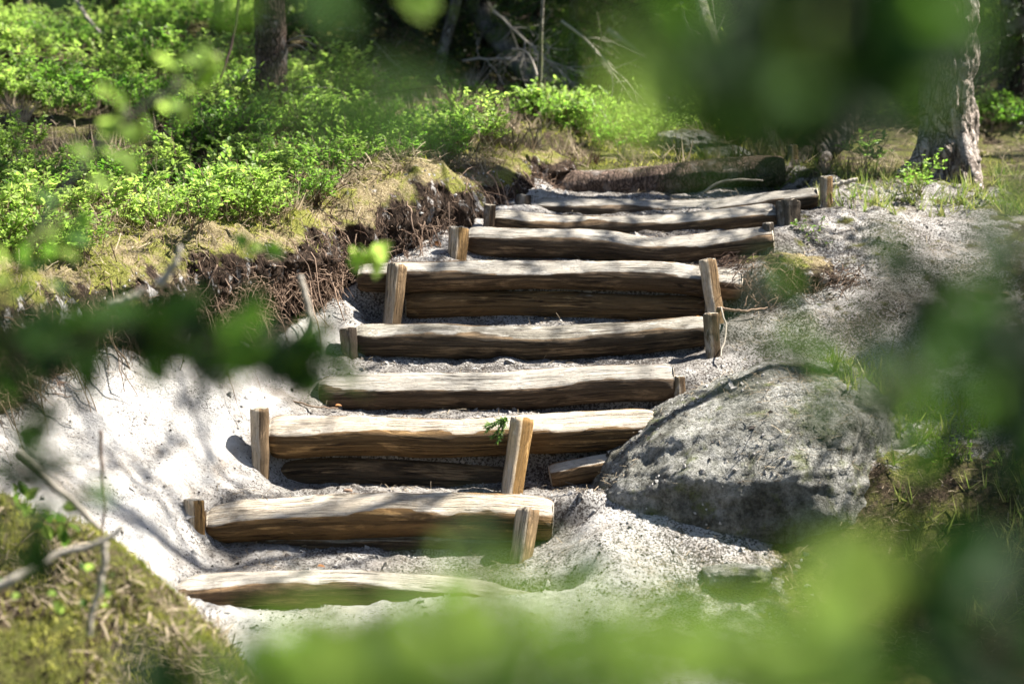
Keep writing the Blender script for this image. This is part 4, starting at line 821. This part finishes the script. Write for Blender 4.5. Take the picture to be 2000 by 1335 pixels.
# crumbs on the sand
ac = Acc(); cv = np.array([[1, 0, 0], [-.6, .8, 0], [-.5, -.8, .1], [0, 0, .7]], float); cf = np.array([[0, 1, 3], [1, 2, 3], [2, 0, 3]])
p_, d_ = scatter(15000, -2.4, 2.6, 9.5, 14, lambda p, d, m: (d > 0) * np.clip(.3 + .5 * m + .35 * (p[:, 0] > .3), 0, 1) * sst(-.35, .35, fbm(p * [1, 1, 0], 3, 4, 99))); k = len(p_)
dd = rng.normal(size=(k, 3)); dd[:, 2] *= .15; inst(ac, cv, cf, None, rot_basis(dd, up=np.tile([0, 0, 1.], (k, 1))), p_, rng.gamma(2, .0018, k) + .002, rng.random(k) ** 2)
o = ac.build('sand_crumbs', M['debris'], smooth=False); tag(o, 'dark crumbs and bits scattered on the pale sand', kind='stuff')
ac = Acc(); cube = np.array([[1, .2, 0], [.1, 1, .1], [-1, .1, 0], [0, -1, .1], [.1, 0, .8], [0, .1, -.4]], float); cbf = np.array([[0, 1, 4], [1, 2, 4], [2, 3, 4], [3, 0, 4], [1, 0, 5], [2, 1, 5], [3, 2, 5], [0, 3, 5]])
p_, d_ = scatter(7000, -2.4, 1.3, 9.4, 13.8, lambda p, d, m: (d > 0) * sst(-.1, .35, fbm(p * [1, 1, 0], 3.4, 4, 96))); k = len(p_)
inst(ac, cube, cbf, None, rot_basis(rng.normal(size=(k, 3))), p_, rng.gamma(2, .0035, k) + .003, 0)
o = ac.build('sand_clods', M['ground'], smooth=False); tag(o, 'small clods of crumbled sand lying on the slope and treads', kind='stuff')
# heather among the shrubs
ac = Acc(); p_, d_ = scatter(1500, -4, 2, 11, 18, lambda p, d, m: veg_at(p, d, m) * (fbm(p * [1, 1, 0], 1.7, 3, 88) > -.05)); K = 16
c = np.repeat(p_, K, 0); k = len(c); dd = rng.normal(size=(k, 3)) * .55 + [0, 0, .9]; inst(ac, BV * [1, .8, 1], BF, None, rot_basis(dd), c + rng.normal(size=(k, 3)) * [.02, .02, 0], rng.uniform(.06, .2, k), np.repeat(rng.random(len(p_)), K))
o = ac.build('dry_heather', M['litter'], smooth=False); tag(o, 'dry stalks standing between the bilberry shrubs', kind='stuff')
# grass tufts
ac = Acc(); p_, d_ = scatter(900, 1.1, 3.2, 13.2, 14.6, lambda p, d, m: (fbm(p * [1, 1, 0], 2.2, 3, 97) > .05) * .8)
q2, _ = scatter(1100, 1.5, 2.9, 10.0, 11.6, lambda p, d, m: (fbm(p * [1, 1, 0], 2.0, 3, 98) > .10) * .5)
for c in np.vstack([p_, q2]):
    k = 7; dd = rng.normal(size=(k, 3)) * .5 + [0, 0, .9]; inst(ac, BV, BF, None, rot_basis(dd), np.repeat(c[None], k, 0) + rng.normal(size=(k, 3)) * [.012, .012, 0], rng.uniform(.04, .13, k), rng.random(k))
o = ac.build('grass_tufts', M['grass'], smooth=False); tag(o, 'sparse grass blades and stalks on the right hand slope', kind='stuff')

# ---------------------------------------------------------------- individual plants
def plant(px, py, Y, s, seed, label, stems=8, leaf=.024, hgt=.18, nl=9):
    lv, st = bilb_template(seed, stems, hgt, leaf, nl); e = empty('bilberry_shrub', P(px, py, Y)); e.scale = (s, s, s)
    tag(e, label, 'shrub', 'single bilberry shrubs'); lv.build('foliage', M['bilberry'], e, smooth=False); st.build('stems', M['root'], e, smooth=False)
plant(376, 415, 12.35, 1.25, 101, 'feathery bilberry shrub in front of the yellow moss patch', 10, .028)
plant(480, 378, 12.6, 1.3, 102, 'wide bilberry shrub with dark stems behind the yellow moss patch', 12, .026)
plant(275, 425, 12.2, .95, 103, 'small dark green bilberry sprig on the straw covered bank')
plant(560, 330, 13.3, 1.2, 104, 'bilberry shrub at the foot of the reddish trunk', 9)
plant(40, 150, 15.6, 1.3, 105, 'pale bilberry shrub by the dark dead branch', 9)
plant(1680, 330, 13.95, 1.25, 106, 'glowing bilberry shrub between leaning tree foot and old pine', 12, .026)
plant(1788, 385, 13.6, 1.1, 107, 'loose bilberry shrub in front of the old pine', 10)
plant(1565, 478, 12.75, .8, 108, 'young sprig with light leaves above the peaty hummock', 4, .026, .18, 7)
plant(1605, 488, 12.7, .55, 109, 'tiny leafed seedling on the sandy terrace', 3, .024, .16, 6)
plant(1662, 398, 13.3, .6, 110, 'little green seedling below the terrace stakes', 3, .022, .16, 6)
plant(1120, 262, 15.2, 1.3, 111, 'leafy bilberry shrub right of the thin sapling', 10)
plant(1850, 935, 10.75, 1.15, 112, 'rich green bilberry shrub low on the right hand slope', 14, .022)
plant(1790, 960, 10.7, .9, 113, 'smaller bilberry shrub beside the fern', 9, .022)
plant(1960, 960, 10.7, 1.1, 114, 'bilberry shrub at the shaded lower right edge', 12, .022)
plant(1710, 900, 10.75, .8, 115, 'yellowish sprig among dry grass on the right hand slope', 4, .02, .2, 7)
plant(1385, 235, 15.8, 1.2, 116, 'sunlit bilberry shrub above the pale rounded stone', 12)
plant(1450, 262, 15.6, 1.2, 117, 'sunlit bilberry shrub by the pale leaning tree foot', 12)
plant(660, 190, 15.9, 1.2, 118, 'bilberry shrub right of the reddish trunk before the dark thicket', 10)
# fern
def fern(px, py, Y, L, seed, label):
    e = empty('fern', P(px, py, Y)); tag(e, label, 'fern')
    for (dx, dz, sc_) in ((.1, -1, 1), (-.75, -.45, .7)):
        ac = Acc(); t = np.linspace(0, 1, 16); d = np.array([dx, -.35, dz]); d /= np.linalg.norm(d); path = np.outer(t * L * sc_, d) + np.outer(.18 * L * np.sin(t * 2.6), [0, -.6, .7])
        ac.add(*tube(path, .0012, 3, False), tint=.7); side = np.cross(d, [0, -1, .2]); side /= np.linalg.norm(side)
        for i in range(2, 16):
            w_ = L * .34 * sin(pi * (1 - t[i]) ** .7 * .95 + .05) * sc_
            for sg in (-1, 1):
                k = 7; u = np.linspace(.1, 1, k)[:, None]; b = side * sg + d * .35; pp = path[i] + u * w_ * b
                for s2 in (-1, 1): inst(ac, LV, LF3, None, rot_basis(np.tile(d * s2 + b * .5, (k, 1)), up=np.tile([0, -1., .3], (k, 1)) + rng.normal(size=(k, 3)) * .15), pp, w_ * .26 * (1.15 - u[:, 0]), .4 + .3 * rng.random(k))
        ac.build('frond', M['fern'], e, smooth=False)
fern(1660, 1010, 10.45, .16, 1, 'small light green fern hanging under the grassy ledge')
fern(1775, 1000, 10.5, .15, 2, 'darker fern in the shade below the rich green shrub')
# spruce sprig leaning on the tall stake
e = empty('spruce_sprig', P(990, 815, 10.78)); tag(e, 'fresh spruce sprig with green needles leaning against the tall split stake', 'sprig')
ac, tw = Acc(), Acc()
for k, (dx, dz) in enumerate(((-.6, -.75), (-.9, -.5), (-.35, -.9), (-.75, -.25))):
    d = np.array([dx, -.25, dz]); d /= np.linalg.norm(d); L = .11; t = np.linspace(0, 1, 26)[:, None]; pth = t * L * d
    tw.add(*tube(pth[::5], .0015, 3, False)); pp = np.repeat(pth, 3, 0); nd = d * .7 + rng.normal(size=(len(pp), 3)) * .6; inst(ac, BV * [1, 2.6, 1], BF, None, rot_basis(nd), pp, rng.uniform(.02, .034, len(pp)), rng.random(len(pp)))
tw.build('twig', M['dark_twig'], e); ac.build('needles', M['fern'], e, smooth=False)
# fallen leaves
def dleaf(px, py, Y, s, rx, lab):
    lf = big_leaf_mesh('fallen_leaf', M['dead_leaf'], curl=.5); o = bpy.data.objects.new('fallen_leaf', lf); COL.objects.link(o); o.location = P(px, py, Y); o.scale = (s,) * 3; o.rotation_euler = rx; tag(o, lab, 'leaf', 'fallen orange leaves')
def big_leaf_mesh(name, mat, curl=.25, wid=.30, seed=0):
    nu, nv = 11, 7; u = np.linspace(0, 1, nu); v = np.linspace(-1, 1, nv); U, W = np.meshgrid(u, v, indexing='ij')
    prof_ = np.sin(pi * np.clip(U, 0, 1) ** .8) ** .75 * wid; prof_ = prof_ * (1 + .06 * np.sin(U * 40 + seed))
    x = U; y = W * prof_; z = -curl * (U - .5) ** 2 + .35 * np.abs(W) * prof_ * (1 + .3 * np.sin(U * 9 + seed))
    me_o = mk(name, np.stack([x, y, z], 2).reshape(-1, 3) * .06, grid_faces(nu, nv), mat, attrs={'tint': np.full(nu * nv, .5)}); me = me_o.data; bpy.data.objects.remove(me_o); return me
dleaf(848, 474, 12.6, .75, (1.2, .2, .4), 'orange dry leaf upright beside the stout bank stake')
dleaf(1367, 803, 11.2, .6, (.7, -.3, 2), 'curled orange leaf at the right end of the long step log')
dleaf(655, 790, 11.25, .55, (.3, .1, .3), 'dry orange leaf on the sand above the long step log')
dleaf(315, 1050, 10.1, .5, (.8, .3, 1), 'rust red leaf on white sand below the short pale stake')
dleaf(1370, 620, 11.9, .5, (.6, -.3, 2.6), 'reddish leaf lying below the bright topped stake')
dleaf(1585, 790, 11.2, .6, (.5, .2, .6), 'brown leaf on the sunlit sandy patch of the right slope')
dleaf(620, 1103, 10.1, .6, (.3, .2, .2), 'orange leaf in front of the log with the leaning stake')
dleaf(1020, 968, 10.6, .4, (.2, .1, .1), 'thin red leaf on sand at the foot of the tall stake')

# ---------------------------------------------------------------- forest behind and around
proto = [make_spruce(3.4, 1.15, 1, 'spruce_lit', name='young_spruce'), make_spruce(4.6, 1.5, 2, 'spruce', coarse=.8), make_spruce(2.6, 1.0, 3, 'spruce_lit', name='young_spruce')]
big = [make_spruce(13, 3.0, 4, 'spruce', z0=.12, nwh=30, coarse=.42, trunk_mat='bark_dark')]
used = set()
def put(kind, x, y, s, rz, label, group=None, dz=-.1):
    src = (proto + big)[kind]
    if kind in used: e = copy_tree(src)
    else: e = src; used.add(kind)
    e.location = (x, y, gz(x, y) + dz); e.rotation_euler = (0, 0, rz); e.scale = (s, s, s)
    tag(e, label, 'tree'); 
    if group: e['group'] = group
    elif 'group' in e: del e['group']
G = 'spruces of the dark wood behind the steps'; GL = 'dark spruce with drooping branches in the wood behind the steps'
put(0, .45, 18.2, .8, 1., 'young spruce with lit drooping twigs behind the thin sapling')
put(2, 1.15, 17.3, .7, 2., 'low young spruce with yellow green tips behind the pale rounded stone')
put(0, 1.3, 18.6, .9, 4., 'taller young spruce above the pale rounded stone')
put(2, -.2, 18.8, .8, 3., 'young spruce directly behind the slim mossy tree')
put(1, 2.2, 18.4, .9, 5., 'dark spruce behind the leaning tree feet')
put(1, 4.1, 17.6, .8, 1.3, 'dark spruce behind the old pine')
put(1, -1.0, 20.6, .9, .3, 'dark spruce in the black thicket right of the reddish trunk')
for k, (x, y, s) in enumerate([(-.3, 21.5, 1), (-1.7, 21, .9), (-.9, 18.3, .6), (-1.55, 18.9, .65), (-.5, 19.2, .7), (-1.2, 17.9, .45), (2.5, 17.6, .6), (.2, 19.6, .8), (.9, 21, 1.1), (1.9, 20.6, 1.), (2.9, 21.5, 1.), (-2.8, 23, 1.), (-4.2, 22.5, 1.), (0, 23.5, 1.2), (2, 23.5, 1.2), (4, 23, 1.2), (-1.5, 25, 1.2), (-3.8, 26, 1.2), (5.6, 21.5, 1.2), (-5.5, 25, 1.2)]):
    put(1, x, y, s, k * 1.7, GL, G)
B1, B2 = 'tall forest spruces', 'unseen tall dark spruce of the surrounding forest, added to dim the sky light'  # ring of unseen forest spruces added to hold back sky light
for k, (x, y, s) in enumerate([(1.5, 27, 1), (-3, 28, 1.1), (5.5, 25.5, 1.), (8.5, 27, 1.1), (-8, 27, 1.1), (11.5, 29, 1.2), (-12, 22, 1.1), (-13, 15, 1.1), (-11, 9, 1.1), (-9, 3, 1.), (-6, -4, 1.1), (0, -7, 1.1), (6, -5, 1.1), (10, 1, 1.), (13, 6, .9),
                             (3, 31, 1.2), (-7, 33, 1.2), (9, 33, 1.2), (-14, 30, 1.2), (16, 26, 1.2), (-2, 34, 1.3), (14, 34, 1.3), (-6.2, 12.5, .95), (-6.5, 17, 1.), (-4.9, 4.5, .9), (5.2, 4.2, .9), (-2.5, -4, .9), (3.5, -3.5, .9), (4.2, 22.5, .8), (6.2, 20.6, .8), (8.4, 20.9, .95), (2, 25, .9), (12, 24, 1.)]):
    put(3, x, y, s, k * 2.1, B2, B1)
# spruces added outside the frame to shade the lower right slope
put(0, 4.9, 9.9, 1.25, .7, 'unseen young spruce added at the right to shade the lower slope')
put(1, 4.35, 10.55, 1.15, 4.7, 'unseen dark low spruce added to shade the lower slope')
put(1, 3.4, 10.15, .72, 1.7, 'unseen low dark spruce added nearest to shade the lower slope')
put(1, 5.6, 12.3, 1.15, 2.7, 'unseen dark spruce added further right to shade the lower slope')

# ---------------------------------------------------------------- foreground twigs with leaves, near the camera
LEAF = {k: [big_leaf_mesh('leaf', M[k], .15 + .25 * s, .26 + .05 * s, s) for s in range(3)] for k in ('leaf_bright', 'leaf_mid', 'leaf_deep_shade')}
def leafy_twig(pts, label, mats, n=8, size=1., rad=.003, seed=0, at=None, stem='dark_twig', spread=.05, face=.5, name='leafy_twig'):
    """pts: (px,py,Y) path of the stem; leaves are parts that grow from the stem (or near given px points)"""
    r = np.random.default_rng(seed); path = smooth_path(PS(pts), 40); e = empty(name, path[0]); tag(e, label, 'twig')
    off = path[0]; V, f3, f4 = tube(path - off, np.linspace(rad, rad * .4, 40), 7); mk('stem', V, [f3, f4], M[stem], e, {'tint': np.full(len(V), .6)})
    L = []
    if at is not None:
        for (px, py, Y) in at: L.append(P(px, py, Y))
    while len(L) < n:
        L.append(path[r.integers(2, 40)] + r.normal(size=3) * spread)
    for k, c in enumerate(L):
        i = np.argmin(np.linalg.norm(path - c, axis=1)); a = path[i]; d = c - a; dist = np.linalg.norm(d); d = d / dist if dist > .01 else r.normal(size=3)
        s = size * r.uniform(.75, 1.25); ld = d * .8 + r.normal(size=3) * .35; ld /= np.linalg.norm(ld)
        base = c - ld * .03 * s
        pet = smooth_path([a, (a + base) / 2 + [0, 0, .01], base], 6) - off; V, f3, f4 = tube(pet, .0011, 4); pm = mk('leaf_stalk', V, [f3, f4], M[stem], e, {'tint': np.full(len(V), .6)})
        o = bpy.data.objects.new('leaf', LEAF[mats[k % len(mats)]][k % 3]); COL.objects.link(o); o.parent = e
        up = np.array([.1, -face, .8]) + r.normal(size=3) * .35; Mx = rot_basis(ld[None], up=up[None])[0]
        o.matrix_local = Matrix.Translation(Vector(base - off)) @ Matrix([list(x) for x in Mx]).to_4x4() @ Matrix.Scale(s, 4)
    return e
br, md, dp = 'leaf_bright', 'leaf_mid', 'leaf_deep_shade'
# left side
leafy_twig([(-80, 780, 4.2), (0, 600, 4.2), (60, 480, 4.3), (130, 415, 4.4), (175, 330, 4.4)], 'dark curved twig with pale green leaves at the left edge', [md, br, md], 26, .75, .006, 1, spread=.055)
leafy_twig([(60, 470, 4.8), (110, 390, 4.8), (190, 290, 4.8), (270, 215, 4.8), (360, 165, 4.7), (430, 105, 4.7)], 'pale twig with yellow green leaves glowing above the bilberry bank', [br], 27, .8, .006, 2, stem='twig',
           at=[(318, 118, 4.7), (342, 138, 4.7), (400, 138, 4.7), (425, 130, 4.7), (238, 205, 4.8), (245, 262, 4.8), (330, 125, 4.7), (375, 120, 4.7), (415, 108, 4.7), (395, 160, 4.7), (365, 170, 4.75), (205, 170, 4.8), (222, 190, 4.8), (225, 235, 4.8), (265, 262, 4.8), (285, 250, 4.8), (205, 262, 4.8), (325, 205, 4.8), (350, 210, 4.8), (210, 300, 4.8), (250, 318, 4.8)], spread=.03)
leafy_twig([(-60, 700, 2.7), (60, 670, 2.7), (200, 655, 2.7), (350, 665, 2.7), (470, 690, 2.75), (600, 705, 2.8), (650, 702, 2.8)], 'dark green leafy branch crossing the white sand slope', [dp, md, md], 130, .74, .004, 3, spread=.022, face=1.3)
leafy_twig([(-40, 560, 2.6), (40, 760, 2.6), (50, 880, 2.6), (85, 980, 2.7), (60, 1060, 2.7)], 'shaded leafy branch hanging down the left edge', [dp, dp, md], 60, .6, .006, 4, spread=.026, face=1.2)
leafy_twig([(440, 455, 5.3), (480, 470, 5.3), (520, 485, 5.3)], 'small twig with one green leaf pair in front of the turf edge', [md, br], 5, .8, .002, 5, at=[(470, 468, 5.3), (505, 480, 5.3), (535, 490, 5.3), (490, 490, 5.3)], spread=.02)
leafy_twig([(560, 470, 5.6), (640, 485, 5.6), (700, 495, 5.6), (745, 500, 5.6)], 'small twig with a bright yellow green leaf pair before the doubled step', [br], 6, .95, .0015, 6, at=[(690, 495, 5.6), (715, 490, 5.6), (745, 490, 5.6), (735, 520, 5.6), (720, 505, 5.6), (700, 510, 5.6)])
fallen('dead_twig', [(560, 690, 7.2), (585, 665, 7.2), (606, 635, 7.2), (604, 600, 7.2), (590, 555, 7.2), (588, 540, 7.2)], .010, .008, M['twig'], 'pale bent dead twig curving in front of the turf edge', 'twig', 31, tint=1.)
fallen('dead_twig', [(310, 558, 6.6), (338, 520, 6.6), (352, 480, 6.6)], .013, .005, M['twig'], 'short whitish twig before the root tangle', 'twig', 32, tint=1.)
fallen('dead_twig', [(215, 594, 6.2), (250, 582, 6.2), (282, 566, 6.2)], .012, .008, M['twig'], 'brownish short twig left of the whitish twig', 'twig', 33, tint=.7)
fallen('dead_twig', [(-60, 1170, 6.4), (30, 1130, 6.4), (110, 1085, 6.5), (190, 1060, 6.5), (240, 1030, 6.5)], .016, .007, M['twig'], 'thick pale stick rising across the mossy mound', 'twig', 34, tint=.9)
fallen('dead_twig', [(204, 1060, 6.6), (200, 1120, 6.6), (184, 1180, 6.6), (172, 1240, 6.6)], .010, .007, M['twig'], 'thin pale stem standing on the mossy mound', 'twig', 35, tint=1.)
fallen('dead_twig', [(30, 880, 6.8), (90, 935, 6.8), (150, 985, 6.8), (195, 1030, 6.8)], .012, .008, M['twig'], 'pale twig sloping down towards the mossy mound', 'twig', 36, tint=.8)
fallen('dead_twig', [(196, 840, 7.4), (198, 900, 7.4), (204, 960, 7.4), (200, 1050, 7.4)], .006, .004, M['root'], 'upright dark twig in front of the white sand slope', 'twig', 37, tint=.4)
leafy_twig([(60, 1150, 7.0), (130, 1130, 7.0), (200, 1150, 7.1)], 'small leafy sprig low on the mossy mound', [md, br], 14, .6, .002, 27, spread=.06)
leafy_twig([(-40, 1010, 7.2), (60, 990, 7.3), (120, 1010, 7.4)], 'leafy sprig growing on the top of the mossy mound', [md, br], 26, .8, .003, 7, spread=.07)
# bottom centre, very near
leafy_twig([(500, 1450, .95), (800, 1380, .93), (1100, 1300, .92), (1400, 1260, .92), (1650, 1280, .92)], 'very near bright leafy twig along the lower edge', [br, md, br], 110, .5, .0015, 8, face=1.6,
           at=[(820, 1320, .93), (930, 1290, .92), (1020, 1270, .92), (1120, 1250, .92), (1220, 1245, .92), (1320, 1215, .92), (1420, 1220, .92), (1520, 1245, .92), (1400, 1290, .92), (1260, 1310, .92), (1080, 1330, .92), (1500, 1310, .92), (1350, 1350, .92), (1590, 1290, .92), (1180, 1360, .92), (900, 1370, .92), (1560, 1350, .92), (1300, 1270, .9), (1450, 1270, .9), (1150, 1300, .9), (1470, 1360, .92)], spread=.016)
leafy_twig([(250, 1420, 1.5), (500, 1330, 1.5), (700, 1260, 1.5), (900, 1180, 1.5)], 'near dark green twig in the lower left centre', [dp, md], 22, 1.0, .002, 9, spread=.02, face=1.4,
           at=[(400, 1340, 1.5), (480, 1310, 1.5), (560, 1290, 1.5), (640, 1250, 1.5), (700, 1270, 1.5), (560, 1340, 1.5), (680, 1310, 1.5), (760, 1240, 1.5), (620, 1330, 1.5)])
leafy_twig([(600, 1190, 2.0), (720, 1120, 2.0), (850, 1075, 2.0), (950, 1050, 2.0)], 'small green twig veiling the lowest step log', [md, br], 5, .45, .0015, 10, spread=.02)
# top, very near
leafy_twig([(380, 150, 1.0), (500, 200, 1.0), (640, 225, 1.0), (850, 215, 1.0)], 'very near pale green leaves veiling the reddish trunk foot', [md], 5, .55, .0012, 11, at=[(600, 225, 1.0), (670, 230, 1.0), (745, 218, 1.0), (800, 205, 1.0), (700, 222, 1.)], spread=.01)
leafy_twig([(760, -60, 3.6), (790, -20, 3.6), (810, 10, 3.6)], 'single bright leaf hanging from the top centre', [br], 4, 1., .0015, 12, at=[(800, 5, 3.6), (818, 15, 3.6), (830, 5, 3.6)])
leafy_twig([(300, -60, 1.6), (420, -10, 1.6), (560, 10, 1.6)], 'near dark green leaves at the top left centre', [dp, md], 6, .8, .0015, 13, at=[(400, 0, 1.6), (480, 20, 1.6), (560, 0, 1.6), (640, 10, 1.6)])
leafy_twig([(1150, -60, 1.2), (1220, 60, 1.2), (1270, 170, 1.2)], 'near light green leaf in the upper middle', [br, md], 4, .6, .0012, 14, at=[(1240, 110, 1.2), (1275, 165, 1.2), (1262, 195, 1.2)], spread=.008)
leafy_twig([(1760, -160, 1.35), (1690, -30, 1.35), (1650, 60, 1.3), (1500, 110, 1.3), (1400, 130, 1.3)], 'near dark leafy twig filling the upper right', [dp, dp, dp, dp, md], 110, .85, .0022, 15, spread=.026, face=1.5,
           at=[(1560, 60, 1.3), (1620, 90, 1.3), (1500, 150, 1.3), (1450, 110, 1.35), (1400, 120, 1.35), (1560, 180, 1.3), (1640, 180, 1.35), (1620, 0, 1.3), (1530, 0, 1.35), (1470, 140, 1.3), (1370, 110, 1.35), (1560, 240, 1.35), (1620, 230, 1.35), (1450, 30, 1.35), (1400, 60, 1.35), (1540, 210, 1.35), (1600, 150, 1.35)])
leafy_twig([(1620, -60, 1.05), (1590, 60, 1.05), (1530, 180, 1.05)], 'very near pale green leaf pair within the dark upper right leaves', [br, md], 4, .6, .0012, 21, at=[(1580, 70, 1.05), (1560, 120, 1.05), (1530, 190, 1.05), (1510, 210, 1.05)])
leafy_twig([(2120, 430, 1.9), (2000, 520, 1.9), (1860, 570, 1.9), (1740, 610, 1.95), (1640, 645, 2.), (1480, 680, 2.)], 'near dark branch reaching in across the right hand slope', [md, dp, md, dp], 92, .5, .003, 16, spread=.03, face=1.4)
leafy_twig([(2120, 680, 1.6), (1990, 720, 1.6), (1850, 760, 1.6), (1700, 790, 1.65)], 'near green leafy twig lower across the right hand slope', [md, dp], 64, .5, .0025, 17, spread=.026, face=1.4)
leafy_twig([(2150, 350, 1.5), (2040, 450, 1.5), (1990, 560, 1.5), (2010, 700, 1.5), (2000, 820, 1.5)], 'near dark leaves lining the right edge', [dp], 26, .6, .003, 18, spread=.02, face=1.4)
leafy_twig([(2140, 1420, 1.4), (1980, 1290, 1.4), (1850, 1210, 1.4), (1700, 1150, 1.45)], 'near shaded twig in the lower right corner', [dp], 46, .75, .003, 19, spread=.035, face=1.4)
